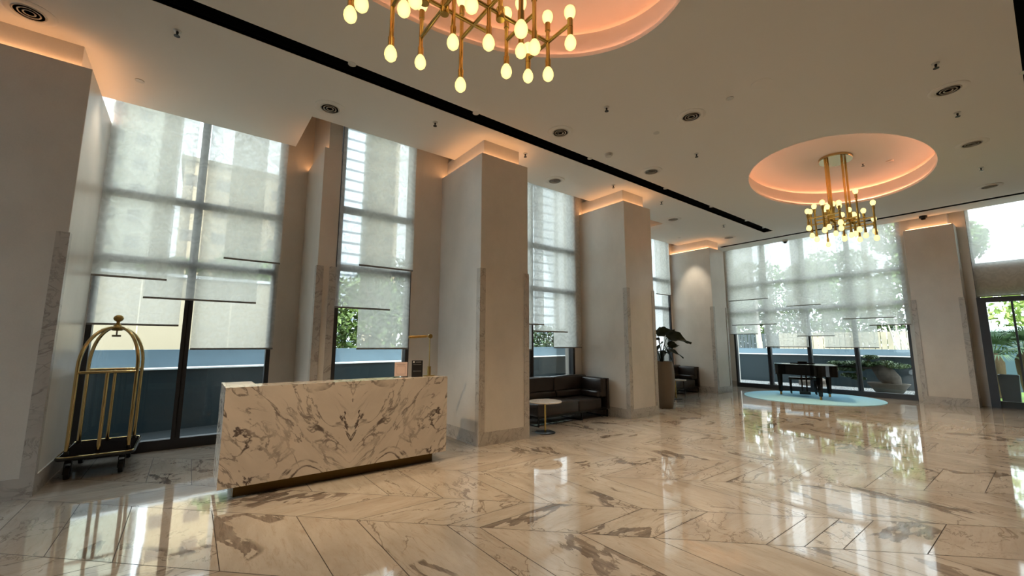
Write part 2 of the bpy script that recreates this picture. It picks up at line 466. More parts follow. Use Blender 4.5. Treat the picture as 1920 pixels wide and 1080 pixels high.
# ceiling with two ovals and three slots cut out
def ellipse(cx, cy, a, b, n=96): return [(cx + a * cos(2 * pi * k / n), cy + b * sin(2 * pi * k / n)) for k in range(n)]
VO, VI, VF = 8.10, 6.82, 16.14
outline = [(X0, Y0), (VF, Y0), (VF, VO), (10.91, VO), (10.91, VI), (1.24, VI), (1.24, VO), (X0, VO)]
DA, DB = 2.40, 1.49
domes = [(EX, EY - .03), (EX + PITCH - .1, EY - .03)]
slots = [(-6.5, 14.35, 5.14, 5.405), (-6.5, 14.35, -.345, -.08), (15.25, 15.42, Y0 + .2, 7.27)]
bm = bmesh.new(); edges = []
loops = [outline] + [ellipse(cx, cy, DA, DB) for cx, cy in domes] + [[(a, c), (b, c), (b, d), (a, d)] for a, b, c, d in slots]
for lp in loops:
    vs = [bm.verts.new((x, y, ZC)) for x, y in lp]
    for k in range(len(vs)): edges.append(bm.edges.new((vs[k], vs[(k + 1) % len(vs)])))
bmesh.ops.triangle_fill(bm, use_beauty=True, use_dissolve=False, edges=edges, normal=(0, 0, -1))
ext = bmesh.ops.extrude_face_region(bm, geom=list(bm.faces))
for v in [g for g in ext['geom'] if isinstance(g, bmesh.types.BMVert)]: v.co.z = ZC + .05
ceil = struct(obj('ceiling', bm, M['ceiling']))
bm = bmesh.new()
add_prism(bm, [(X0 - .3, Y0 - .3), (XF + .35, Y0 - .3), (XF + .35, YO + .33), (10.4, YO + .33), (10.4, YI + .32), (1.72, YI + .32), (1.72, YO + .33), (X0 - .3, YO + .33)], 5.95, 6.2)
obj('roof_slab', bm, M['ceiling'], ceil)
# fascia above the ceiling edge and the top of the blind pocket
bm = bmesh.new()
for (a, b) in zip(outline[1:], outline[2:]):
    x0, x1 = sorted((a[0], b[0])); y0, y1 = sorted((a[1], b[1]))
    if x1 - x0 < 1e-4: add_box(bm, x0 - .02, x0 + .0, y0, y1, ZC + .05, 5.95)
    else: add_box(bm, x0, x1, y0 - .02, y0, ZC + .05, 5.95)
obj('valance', bm, M['ceiling'], ceil)
bm = bmesh.new()
add_box(bm, X0, 1.12, VO, YO - .05, 5.62, 5.66); add_box(bm, 10.95, XF - .05, VO, YO - .05, 5.62, 5.66); add_box(bm, 1.80, 10.34, VI, YI - .02, 5.62, 5.66)
add_box(bm, VF, XF - .05, Y0, VO, 5.62, 5.66)
obj('blind_pocket', bm, M['ceiling'], ceil)
for (a, b, c, d) in slots:                         # black boxes behind the slots
    bm = bmesh.new()
    add_box(bm, a, b, c, d, ZC + .22, ZC + .24)
    add_box(bm, a - .01, a, c, d, ZC + .004, ZC + .24); add_box(bm, b, b + .01, c, d, ZC + .004, ZC + .24)
    add_box(bm, a, b, c - .01, c, ZC + .004, ZC + .24); add_box(bm, a, b, d, d + .01, ZC + .004, ZC + .24)
    so = obj('slot_lining', bm, M['black'], ceil); so['label'] = 'black lining of the ceiling slot'
for k, (cx, cy) in enumerate(domes):               # oval recesses: lip, hidden light ledge, wall, flat top
    bm = bmesh.new()
    n = 96
    prof = [(0, ZC + .05), (.07, ZC + .05), (.07, ZC + .36), (.66, ZC + .36), (.66, ZC + .41), (.50, ZC + .435), (.20, ZC + .45), (-.3, ZC + .457), (-.8, ZC + .46)]
    rings = [[bm.verts.new((x, y, z)) for x, y in ellipse(cx, cy, DA + w, DB + w, n)] for w, z in prof]
    for a, b in zip(rings, rings[1:]):
        for q in range(n): bm.faces.new((a[q], a[(q + 1) % n], b[(q + 1) % n], b[q]))
    bm.faces.new(rings[-1])
    d = obj('dome', bm, M['ceiling'], ceil, True)
    bm = bmesh.new()
    for w0, w1, zz in ((.045, .049, .052), (.46, .56, .362)):
        rings = [[bm.verts.new((x, y, z)) for x, y in ellipse(cx, cy, DA + w, DB + w, n)] for w, z in ((w0, ZC + zz), (w1, ZC + zz), (w1, ZC + zz + .012), (w0, ZC + zz + .012))]
        for a, b in zip(rings, rings[1:] + rings[:1]):
            for q in range(n): bm.faces.new((a[q], a[(q + 1) % n], b[(q + 1) % n], b[q]))
    obj('light_strip', bm, M['led_dome'], d)['label'] = 'warm light strip hidden behind the oval lip'

# walls
def wall(name, boxes, m=M['plaster']):
    bm = bmesh.new()
    for b in boxes: add_box(bm, *b)
    return struct(obj(name, bm, m))
ZT = 5.95
wall('wall_left', [
    (X0, -2.3, YO - .05, YO + .3, -.2, ZT), (1.12, 1.62, YO - .05, YO + .3, -.2, ZT),           # outer plane strips
    (-2.3, 1.12, YO - .05, YO + .3, 5.45, ZT), (10.95, 13.62, YO - .05, YO + .3, 5.45, ZT),
    (10.5, 10.95, YO - .05, YO + .3, -.2, ZT), (13.62, XF + .3, YO - .05, YO + .3, -.2, ZT),
    (3.12, 4.95, YI - .02, YI + .3, -.2, ZT), (7.36, 8.75, YI - .02, YI + .3, -.2, ZT),       # inner plane strips
    (1.80, 3.12, YI - .02, YI + .3, 5.45, ZT), (4.95, 7.36, YI - .02, YI + .3, 5.45, ZT), (8.75, 10.3, YI - .02, YI + .3, 5.45, ZT)])
wall('wall_far', [(XF - .05, XF + .3, 7.62, YO + .3, -.2, ZT), (XF - .05, XF + .3, 2.60, 7.62, 5.45, ZT), (XF - .05, XF + .3, 1.22, 2.60, -.2, ZT),
                  (XF - .05, XF + .3, -1.6, 1.22, 5.45, ZT), (XF - .05, XF + .3, Y0 - .3, -1.6, -.2, ZT),
                  (XF - .04, XF + .26, -1.6, 1.22, 2.90, 3.72)])
wall('wall_right', [(X0 - .3, XF + .3, Y0 - .3, Y0, -.2, ZT)], M['panel'])
wall('wall_back', [(X0 - .3, X0, Y0, 3.6, -.2, ZT), (X0 - .3, X0, 7.4, YO + .3, -.2, ZT), (X0 - .3, X0, 3.6, 7.4, 5.4, ZT)], M['panel'])  # opening left for the added daylight window, out of view

# columns
def column(x0, x1, y0, y1, label, axis='y', inset=None):
    """plastered column with marble base, marble corner strips, and a recessed lit neck; front faces -Y, or -X for axis x"""
    zt = 4.84; t = .014; tw = .095; th = 2.835; bh = .205; i = .115
    c = struct(box('column', x0, x1, y0, y1, 0, zt, M['plaster'], bev=.004, seg=1), label, 'column')
    nx0, nx1, ny0, ny1 = x0 + i, x1 - i, y0 + i, y1
    if axis == 'x': nx1, ny1 = x1, y1 - i
    if inset: nx0, nx1, ny0 = x0 + inset[0], x1 - inset[1], y0 + .03
    box('neck', nx0, nx1, ny0, ny1, zt, 5.94 if inset else ZC + .04, M['plaster'], c)
    bm = bmesh.new()
    add_box(bm, x0 - t, x1 + t, y0 - t, y1, 0, bh) if axis == 'y' else add_box(bm, x0 - t, x1, y0 - t, y1 + t, 0, bh)
    b = obj('base', bm, M['trim_marble'], c); b['label'] = 'grey marble base'
    corners = [(x0, y0, 1, 1), (x1, y0, -1, 1)] if axis == 'y' else [(x0, y0, 1, 1), (x0, y1, 1, -1)]
    for (px, py, sx, sy) in corners:
        bm = bmesh.new()
        xs = sorted((px - sx * t, px + sx * tw)); ys = sorted((py - sy * t, py + sy * .0))
        add_box(bm, xs[0], xs[1], ys[0], ys[1], bh, th)
        xs = sorted((px - sx * t, px)); ys = sorted((py, py + sy * tw))
        add_box(bm, xs[0], xs[1], ys[0], ys[1], bh, th)
        o = obj('corner_strip', bm, M['trim_marble'], c); o['label'] = 'veined marble corner strip'
    # warm strip lying on the ledge round the neck
    bm = bmesh.new(); w = .025; z0, z1 = zt + .002, zt + .016
    e = i * .5
    if inset:
        xs = x0 + inset[0] * .5 if inset[0] else x1 - inset[1] * .5
        add_box(bm, xs - .01, xs + .01, y0 + .05, y1, z0, z1)
    elif axis == 'y':
        add_box(bm, x0 + e, x1 - e, y0 + e - w / 2, y0 + e + w / 2, z0, z1)
        add_box(bm, x0 + e - w / 2, x0 + e + w / 2, y0 + e, y1, z0, z1); add_box(bm, x1 - e - w / 2, x1 - e + w / 2, y0 + e, y1, z0, z1)
    else:
        add_box(bm, x0 + e - w / 2, x0 + e + w / 2, y0 + e, y1 - e, z0, z1)
        add_box(bm, x0 + e, x1, y0 + e - w / 2, y0 + e + w / 2, z0, z1); add_box(bm, x0 + e, x1, y1 - e - w / 2, y1 - e + w / 2, z0, z1)
    obj('light_strip', bm, M['led'], c)['label'] = 'warm light strip on top of the column'
    return c
column(-2.22, -1.19, 6.70, YO - .05, 'plaster column left of the luggage cart')
column(3.70, 4.71, 5.67, YI - .02, 'plaster column right behind the marble reception desk')
column(7.585, 8.60, 5.71, YI - .02, 'plaster column between the near sofa and the tall potted plant')
column(13.70, 14.66, 6.88, YO - .05, 'plaster column between the far sofa and the piano rug')
column(16.08, XF - .05, 1.40, 2.41, 'wide plaster column between the piano windows and the glass door', axis='x')
column(1.52, 1.80, YI - .02, YO - .05, 'narrow plaster pier behind the left half of the reception desk', inset=(.07, 0))
column(10.34, 10.60, YI - .02, YO - .05, 'narrow plaster pier beyond the potted plant', inset=(0, .07))

# baseboards on the wall strips
def trim(name, boxes):
    bm = bmesh.new()
    for b in boxes: add_box(bm, *b)
    return struct(obj(name, bm, M['trim_marble']))
trim('baseboard_left', [(1.12, 1.50, YO - .064, YO - .05, 0, .205), (3.12, 3.686, YI - .034, YI - .02, 0, .205), (4.724, 4.95, YI - .034, YI - .02, 0, .205), (7.36, 7.57, YI - .034, YI - .02, 0, .205), (8.614, 8.75, YI - .034, YI - .02, 0, .205),
                        (10.62, 10.95, YO - .064, YO - .05, 0, .205), (14.674, XF - .064, YO - .064, YO - .05, 0, .205)])
trim('baseboard_far', [(XF - .064, XF - .05, 7.62, YO - .064, 0, .205)])
trim('baseboard_right', [(X0, XF - .05, Y0, Y0 + .014, 0, .205)])

# windows
def window(name, axis, p, a0, a1, mull, z1=5.45, trans=(2.85, 3.85), door=False):
    bm = bmesh.new(); d = .07
    def bx(u0, u1, w0, w1, z0, zz):
        if axis == 'y': add_box(bm, u0, u1, p + w0, p + w1, z0, zz)
        else: add_box(bm, p + w0, p + w1, u0, u1, z0, zz)
    fw = .065
    bx(a0, a0 + fw, -d, d, 0, z1); bx(a1 - fw, a1, -d, d, 0, z1)
    bx(a0 + fw, a1 - fw, -d, d, 0, .15); bx(a0 + fw, a1 - fw, -d, d, z1 - .06, z1)
    edges_ = [a0 + fw]
    for m_ in mull:
        bx(m_ - .055, m_ - .008, -d, d, .15, z1 - .06); bx(m_ + .008, m_ + .055, -d, d, .15, z1 - .06); bx(m_ - .008, m_ + .008, -d + .03, d - .03, .15, z1 - .06)
        edges_ += [m_ - .055, m_ + .055]
    edges_.append(a1 - fw)
    for e0, e1 in zip(edges_[::2], edges_[1::2]):
        for t in trans: bx(e0, e1, -d * .8, d * .8, t - .05, t + .05)
    w = struct(obj(name, bm, M['frame']))
    bm = bmesh.new()
    for e0, e1 in zip(edges_[::2], edges_[1::2]):
        zs = [.15] + [q for t in trans for q in (t - .05, t + .05)] + [z1 - .06]
        for q0, q1 in zip(zs[::2], zs[1::2]): bx(e0, e1, -.006, .006, q0, q1)
    obj('glass_pane', bm, M['glass'], w)['label'] = 'clear glass'
    return w
window('window_1', 'y', YO + .02, -1.19, 1.12, [-.06])
window('window_2', 'y', YI + .05, 1.81, 3.12, [])
window('window_3', 'y', YI + .05, 4.95, 7.36, [6.00])
window('window_4', 'y', YI + .05, 8.75, 10.33, [9.5])
window('window_5', 'y', YO + .02, 10.95, 13.62, [12.2])
window('window_6', 'x', XF + .02, 2.60, 7.62, [3.90, 5.17, 6.42])
window('window_added', 'x', X0 - .1, 3.6, 7.4, [5.5], 5.4)  # unseen window added at the near end to bring daylight onto the columns
# glazed entrance right of the wide column: dark posts, header, light panel above
window('window_7', 'x', XF + .02, -1.6, 1.22, [], 5.45, (3.72,))
bm = bmesh.new()
for (y0, y1) in ((1.06, 1.22), (-1.6, -1.44)): add_box(bm, XF - .16, XF - .05, y0, y1, 0, 2.83)
add_box(bm, XF - .16, XF - .05, -1.44, 1.06, 2.70, 2.83)
d1 = struct(obj('door_1', bm, M['frame']))
bm = bmesh.new(); add_box(bm, XF - .12, XF - .108, .62, 1.05, .02, 2.70); add_box(bm, XF - .15, XF - .138, -.55, .64, .02, 2.70)
obj('glass_leaf', bm, M['glass'], d1)['label'] = 'clear sliding glass leaf'
bm = bmesh.new(); add_box(bm, XF - .155, XF - .10, .60, .64, .0, 2.70); add_box(bm, XF - .155, XF - .10, -.55, .60, 0, .06)
obj('leaf_edge', bm, M['frame'], d1)

# roller blinds
def blind(axis, p, a0, a1, zb, label, group, fab=M['blind']):
    t = thing('roller_blind', label, 'blind', ((a0 + a1) / 2, p, zb) if axis == 'y' else (p, (a0 + a1) / 2, zb), 0 if axis == 'y' else pi / 2, group)
    w = (a1 - a0) / 2; zt = 5.60 - zb
    bm = bmesh.new(); vs = [bm.verts.new(q) for q in ((-w, 0, .0), (w, 0, .0), (w, 0, zt), (-w, 0, zt))]; bm.faces.new(vs)
    obj('fabric', bm, fab, t)
    bm = bmesh.new(); add_box(bm, -w, w, -.007, .007, -.022, .006); obj('bottom_bar', bm, M['blind_bar'], t)
    bm = bmesh.new(); add_tube(bm, [(-w, 0, zt), (w, 0, zt)], .019, 12); obj('roller', bm, M['white_metal'], t, True)
    return t
g1 = 'roller blinds over the window behind the cart and desk'
blind('y', 8.30, -1.180, -0.160, 1.872, 'sheer roller blind ending just above the luggage cart', g1)
blind('y', 8.30, 0.008, 1.146, 1.510, 'lowest sheer blind left of the narrow pier, ending at the dark low wall', g1)
blind('y', 8.25, -0.610, 0.838, 2.279, 'middle sheer blind crossing the mullion above the cart', g1)
blind('y', 8.20, -1.184, -0.358, 2.557, 'sheer blind with a high hem beside the leftmost column', g1)
blind('y', 8.20, 0.325, 1.144, 2.990, 'shortest sheer blind of the window left of the narrow pier', g1)
g2 = 'roller blinds over the narrow window behind the desk'
blind('y', 7.05, 2.182, 3.084, 1.515, 'lowest sheer blind behind the desk signs and lamp', g2)
blind('y', 7.01, 1.792, 2.708, 2.180, 'sheer blind left in the narrow window, hem above the greenery', g2)
blind('y', 6.97, 2.131, 3.089, 2.901, 'shortest sheer blind in the narrow window behind the desk', g2)
g3 = 'roller blinds over the window behind the near sofa'
blind('y', 7.06, 4.97, 5.98, 1.47, 'low sheer blind partly hidden by the column behind the desk', g3)
blind('y', 7.02, 6.595, 7.518, 1.514, 'lowest sheer blind right above the near sofa', g3)
blind('y', 6.98, 5.979, 7.007, 1.873, 'middle sheer blind above the near sofa', g3)
blind('y', 6.93, 5.30, 6.22, 2.02, 'sheer blind beside the column behind the desk, hem above the sofa window', g3)
g4 = 'roller blinds over the windows behind the potted plant'
blind('y', 7.03, 8.77, 10.30, 1.55, 'sheer blind hidden mostly by the column left of the plant', g4)
blind('y', 8.27, 11.000, 13.327, 1.868, 'low sheer blind behind the leaves of the potted plant', g4)
blind('y', 8.22, 12.556, 13.435, 3.307, 'short sheer blind high behind the potted plant', g4)
g5 = 'roller blinds over the window behind the piano'
PX = 16.50
for (y0, y1, zb, off, lab) in (
    (6.673, 7.687, 1.974, 0.10, 'sheer blind at the left end of the piano window, hem below its neighbour'),
    (5.110, 6.472, 1.507, 0.10, 'lowest sheer blind directly above the piano'),
    (3.304, 4.667, 1.501, 0.10, 'lowest sheer blind above the bonsai'),
    (2.530, 3.469, 2.178, 0.05, 'sheer blind at the right end of the piano window'),
    (6.021, 7.559, 2.312, 0.05, 'second highest sheer blind at the left of the piano window'),
    (4.361, 5.415, 1.875, 0.05, 'sheer blind right of the piano with a hem below eye level'),
    (6.215, 7.597, 3.240, 0.00, 'shortest sheer blind of the piano window, at its left end'),
    (4.646, 5.648, 2.909, 0.00, 'short sheer blind in the middle of the piano window'),
    (2.839, 4.095, 2.397, 0.00, 'wide sheer blind under the far chandelier, right half of the piano window')):
    blind('x', PX + off - .1, y0, y1, zb, lab, g5)
blind('x', 16.50, -1.4, 1.20, 2.86, 'wide sheer blind above the glass entrance door', 'roller blind above the entrance')

# ---------------------------------------------------------------- ceiling fittings
def diffuser(x, y, label, r=.17):
    t = thing('air_diffuser', label, 'air vent', (x, y, ZC), 0, 'round air diffusers in the ceiling')
    lathe('rim', [(r, -.012), (r + .012, -.014), (r + .045, -.004), (r + .045, .004), (r, .004)], M['ceiling'], t, n=40)
    lathe('backing', [(0, -.001), (r + .02, -.001), (r + .02, .006), (0, .006)], M['grille'], t, n=40)
    for q, rr in enumerate((.125, .085, .045)):
        bm = bmesh.new(); k = r / .17
        add_lathe(bm, [(rr * k - .006, -.016), (rr * k + .016, -.003), (rr * k + .020, -.003), (rr * k + .004, -.021), (rr * k - .006, -.016)], n=32)
        obj('ring', bm, M['grille_ring'], t, True)
    return t
for x, y, lab in ((-1.672, 6.42, 'round dark air diffuser at the top left above the leftmost column'),
                  (1.401, 6.39, 'round dark air diffuser above the narrow window behind the desk'),
                  (4.688, 4.77, 'round dark air diffuser right of the black slot, beyond the near chandelier'),
                  (6.067, 6.37, 'round dark air diffuser between the two tall columns, window side of the slot'),
                  (5.96, 3.15, 'large round air diffuser in mid ceiling between the two ovals'),
                  (7.307, 4.78, 'round air diffuser beside the black slot over the second column'),
                  (10.732, 6.38, 'round air diffuser above the potted plant'),
                  (14.077, 6.38, 'small distant air diffuser near the end of the black slot'),
                  (8.166, .577, 'largest round air diffuser at the upper right of the ceiling'),
                  (10.765, .577, 'round air diffuser right of the far oval recess'),
                  (14.06, .585, 'farthest round air diffuser at the right, above the entrance')):
    diffuser(x, y, lab)
def sprinkler(x, y, label, z=ZC):
    t = thing('sprinkler_head', label, 'sprinkler', (x, y, z), 0, 'fire sprinklers in the ceiling')
    lathe('escutcheon', [(0, .002), (.042, .002), (.038, -.010), (.02, -.014), (0, -.014)], M['white_metal'], t, n=20)
    lathe('body', [(0, -.012), (.013, -.012), (.013, -.04), (.007, -.045), (.007, -.062), (.03, -.064), (.03, -.069), (0, -.069)], M['metal_black'], t, n=16)
    return t
for x, y, lab in ((-.405, 5.79, 'sprinkler at the top left between the slot and the leftmost column'),
                  (2.86, 5.78, 'sprinkler above the reception desk'), (4.714, 3.80, 'sprinkler in mid ceiling beyond the near chandelier'),
                  (4.729, 5.76, 'sprinkler at the lit top of the column behind the desk'), (7.297, 5.757, 'sprinkler above the lit top of the second column'),
                  (9.134, 5.73, 'sprinkler above the tall potted plant'), (7.277, 3.785, 'sprinkler left of the far oval recess'),
                  (12.479, 5.78, 'small distant sprinkler left of the end of the black slot'), (7.25, .587, 'sprinkler at the upper right, before the largest diffuser'),
                  (9.114, .585, 'sprinkler at the right between the two largest diffusers'), (12.41, .59, 'distant sprinkler right of the far chandelier')):
    sprinkler(x, y, lab)
sprinkler(11.6, 2.25, 'sprinkler inside the far oval recess', ZC + .455)

def spotlight(x, y, label, group, z=ZC, power=SPOT_W, aim=(0, 0, -1), angle=78, col=WARM, rim=True):
    t = thing('spotlight', label, 'spotlight', (x, y, z), 0, group)
    lathe('trim_ring', [(.036, .004), (.05, .004), (.05, -.008), (.036, -.006)], M['white_metal'], t, n=24)
    lathe('lens', [(0, -.004), (.037, -.004), (.037, .003), (0, .003)], M['spot_lens'], t, n=20)
    ld = bpy.data.lights.new('spot_beam', 'SPOT'); ld.energy = power; ld.spot_size = R(angle); ld.spot_blend = .8; ld.color = col; ld.shadow_soft_size = .04
    lo = bpy.data.objects.new('spot_beam', ld); COL.objects.link(lo); lo.parent = t; lo.location = (0, 0, -.03)
    lo.rotation_euler = Vector(aim).to_track_quat('-Z', 'Y').to_euler()
    return t
gs = 'spotlights along the edge of the black slot'
for x, lab in ((1.36, 'spotlight in the black slot above the desk, left of the chandelier bulbs'), (3.24, 'spotlight in the black slot above the right end of the desk'),
               (5.85, 'spotlight in the black slot before the column right of the sofa'), (8.42, 'spotlight in the black slot over the second column'),
               (10.52, 'spotlight in the black slot above the potted plant'), (12.55, 'spotlight in the black slot near its far end'), (13.73, 'last spotlight at the far end of the black slot')):
    spotlight(x, 5.155, lab, gs, ZC + .004, power=SPOT_W * 1.9, col=(1.0, .72, .42), aim=(0, -.40, -1))
gr_ = 'spotlights along the slot on the right'
for x, nth in ((1.36, 'first'), (3.24, 'second'), (5.85, 'third'), (8.42, 'fourth'), (10.52, 'fifth'), (12.55, 'sixth and last')):
    spotlight(x, -.095, nth + ' spotlight of the right ceiling slot, counted from its near end', gr_, ZC + .004)
gc = 'single downlights in the ceiling'
spotlight(-.836, 7.28, 'downlight in the ceiling above the luggage cart', gc, power=30)
spotlight(-1.1, 3.3, 'added fill downlight over the hall in front of the desk, out of the picture', gc, power=270, aim=(.60, .46, -1), angle=46, col=(1.0, .70, .40))  # unseen lamp added to brighten the desk front
spotlight(5.954, 2.55, 'brightest downlight in mid ceiling beside the round access cover', gc)
spotlight(5.994, 3.79, 'downlight in mid ceiling left of the large diffuser', gc)
spotlight(12.85, 7.45, 'downlight washing the column beside the far sofa', gc, power=60, aim=(.42, .0, -1), angle=50)
def puck(name, x, y, r, h, label, cat, m=M['white_metal']):
    o = lathe(name, [(0, .002), (r, .002), (r * .96, -h * .6), (r * .8, -h), (0, -h)], m, n=28); o.location = (x, y, ZC)
    return tag(o, label, cat)
puck('smoke_detector', 5.986, 4.81, .075, .05, 'white smoke detector beside the black slot', 'smoke detector')
puck('access_cover', 5.95, 2.12, .13, .008, 'flat white round cover in mid ceiling beside a downlight', 'ceiling cover', M['ceiling'])
puck('smoke_detector', 11.9, 1.85, .07, .03, 'small detector inside the far oval recess', 'smoke detector').location.z = ZC + .455
for x, y, lab in ((15.95, 1.94, 'black dome camera before the wide column by the entrance'), (15.97, 5.37, 'dome camera above the piano window')):
    t = thing('dome_camera', lab, 'security camera', (x, y, ZC), 0, 'dome cameras at the far windows')
    lathe('housing', [(0, .002), (.085, .002), (.085, -.05), (.075, -.06), (0, -.06)], M['white_metal'] if y > 4 else M['grille'], t, n=24)
    lathe('dome_glass', [(.058, -.06), (.055, -.085), (.035, -.112), (0, -.12)], M['metal_black'], t, n=20)

# ---------------------------------------------------------------- chandelier
def make_chandelier():
    t = thing('chandelier', 'near brass chandelier cut by the top of the picture, above the marble desk', 'chandelier', (EX, EY, ZC - .95), 0, 'brass chandeliers of upright rods and egg bulbs')
    B = M['brass']; zb = 0.0                                     # arms at z=4.20
    lathe('canopy', [(0, 1.355), (.352, 1.355), (.36, 1.363), (.36, 1.42), (0, 1.42)], M['pale_brass'], t, n=48, sy=.82)
    stems = [(.25, -.11), (-.0, -.11), (-.13, .11), (-.30, .11)]
    for k, (x, y) in enumerate(stems):
        tube('stem', [(x, y, -.02), (x, y, 1.38)], .021, B, t)
    for x, y in stems:
        lathe('hub', [(0, -.05), (.034, -.05), (.036, -.044), (.036, .044), (.034, .05), (0, .05)], B, t, (x, y, 0), 20)
    def arm(a, b):
        bm = bmesh.new(); add_tube(bm, [a, b], .016, 10); obj('arm', bm, B, t, True)
    arm((-.30, -.11, 0), (.76, -.11, 0)); arm((-.76, .11, 0), (.30, .11, 0))
    for x, y0, y1 in ((.76, -.38, .16), (.46, -.28, .09), (.14, -.51, .31), (-.76, -.16, .38), (-.46, -.09, .34), (-.14, -.31, .51)):
        arm((x, y0, 0), (x, y1, 0))
    rods = [(.76, -.11, 3.90, 4.44), (.76, -.38, 4.03, 4.30), (.76, .16, 4.03, 4.30), (.46, .09, 3.91, 4.45), (.46, -.28, 3.91, 4.45), (.46, -.11, 3.98, 4.41),
            (.14, .31, 3.77, 4.56), (.14, -.11, 3.90, 4.45), (.14, -.51, 3.755, 4.50), (-.14, .51, 3.97, 4.51), (-.14, -.31, 3.93, 4.74), (-.05, .11, 3.95, 4.60),
            (-.46, .34, 3.80, 4.52), (-.46, -.09, 3.95, 4.42), (-.46, .11, 4.02, 4.45), (-.76, .11, 3.90, 4.48), (-.76, .38, 4.0, 4.36), (-.76, -.16, 4.0, 4.40)]
    zo = ZC - .95
    prof = [(0, -.062), (.022, -.058), (.040, -.040), (.048, -.013), (.046, .012), (.036, .038), (.024, .056), (.020, .064), (0, .064)]
    for x, y, z0, z1 in rods:
        bm = bmesh.new()
        a, b = z0 - zo + .058, z1 - zo - .058
        add_tube(bm, [(0, 0, a), (0, 0, a + .075), (0, 0, a + .08), (0, 0, b - .08), (0, 0, b - .075), (0, 0, b)], [.024, .024, .0175, .0175, .024, .024], 12)
        r = obj('rod', bm, B, t, True, (x, y, 0))
        bm = bmesh.new(); add_lathe(bm, prof, (0, 0, z0 - zo), 20); obj('bulb', bm, M['bulb'], r, True)['label'] = 'lit egg-shaped bulb'
        bm = bmesh.new(); add_lathe(bm, [(q, -z) for q, z in prof][::-1], (0, 0, z1 - zo), 20); obj('bulb', bm, M['bulb'], r, True)['label'] = 'lit egg-shaped bulb'
    return t
ch1 = make_chandelier()
ch2 = copy_tree(ch1); ch2.location.x += PITCH
ch2['label'] = 'far brass chandelier hanging whole in its pink-lit oval, toward the piano'

# ---------------------------------------------------------------- reception desk
DX0, DX1, DY0 = .335, 2.93, 5.31; DC = (DX0 + DX1) / 2
t = thing('reception_desk', 'white book-matched marble reception desk with dark veins on a recessed plinth', 'desk', (DC, DY0, 0))
w = (DX1 - DX0) / 2; S = M['desk_marble']
bm = bmesh.new(); add_box(bm, -w, w, 0, .03, .125, 1.135); obj('front_panel', bm, S, t)
bm = bmesh.new(); add_box(bm, -w + .03, w - .03, .03, .36, 1.105, 1.135); obj('counter_ledge', bm, S, t)
bm = bmesh.new(); add_box(bm, -w + .03, -w + .30, .36, .74, 1.105, 1.135); obj('return_top', bm, M['white_metal'], t)['label'] = 'pale end top'
for sx, dd in ((-1, .76), (1, .43)):
    bm = bmesh.new(); xs = sorted((sx * w, sx * (w - .03))); add_box(bm, xs[0], xs[1], .03, dd, .125, 1.135); obj('side_panel', bm, S, t)
bm = bmesh.new(); add_box(bm, -w + .03, w - .03, .03, .74, .70, .74); obj('worktop', bm, M['white_metal'], t)
bm = bmesh.new(); add_box(bm, -w + .15, w - .15, .115, .70, 0, .70); obj('plinth', bm, M['plinth'], t)['label'] = 'recessed brass plinth'

t = thing('desk_lamp', 'slim brass desk lamp with a horizontal arm at the right end of the desk', 'lamp', (2.77, 5.57, 1.135))
B = M['dull_brass']
lathe('base', [(0, 0), (.085, 0), (.085, .008), (.08, .011), (0, .011)], B, t, n=32)
lathe('collar', [(0, .011), (.026, .011), (.026, .135), (0, .135)], B, t, n=20)
tube('stem', [(0, 0, .13), (0, 0, .56)], .007, B, t)
bm = bmesh.new(); add_tube(bm, [(0, -.02, .565), (0, .02, .565)], .032, 20); obj('joint', bm, B, t, True)
bm = bmesh.new(); add_tube(bm, [(-.03, 0, .565), (-.06, 0, .564)], .008, 10); add_tube(bm, [(-.06, 0, .564), (-.33, 0, .548)], .018, 14); obj('lamp_head', bm, B, t, True)

t = thing('desk_sign', 'pale pink card sign in a clear acrylic stand on the desk', 'sign', (2.345, 5.57, 1.135), R(-14))
bm = bmesh.new(); add_box(bm, -.095, .095, .012, .022, 0.0, .20); add_box(bm, -.095, .095, -.03, .07, 0, .006); obj('acrylic_stand', bm, M['acrylic'], t)
bm = bmesh.new(); add_box(bm, -.085, .085, .0, .010, .012, .205); obj('card', bm, M['pink_card'], t)
bm = bmesh.new()
for z0, z1, x0, x1 in ((.172, .176, -.062, .062), (.16, .163, -.05, .05), (.145, .147, -.058, .058), (.04, .042, -.058, .058)): add_box(bm, x0, x1, -.001, .0, z0, z1)
for x in (-.058, .056): add_box(bm, x, x + .002, -.001, 0, .04, .147)
obj('printed_lines', bm, M['card_ink'], t)
t = thing('desk_sign', 'black card sign with a small round emblem standing beside the lamp', 'sign', (2.553, 5.50, 1.135), R(-20))
bm = bmesh.new(); add_box(bm, -.075, .075, 0, .008, 0, .225); add_box(bm, -.07, .07, .008, .05, 0, .005); obj('card', bm, M['black_card'], t)
bm = bmesh.new(); add_tube(bm, [(-.048, .0, .203), (-.048, -.002, .203)], .014, 16); obj('emblem', bm, M['white_ink'], t)
bm = bmesh.new()
for z0, z1, x0, x1 in ((.200, .206, -.02, .05), (.167, .170, -.055, .055), (.077, .080, -.055, .055)): add_box(bm, x0, x1, -.001, 0, z0, z1)
obj('printed_lines', bm, M['white_ink'], t)

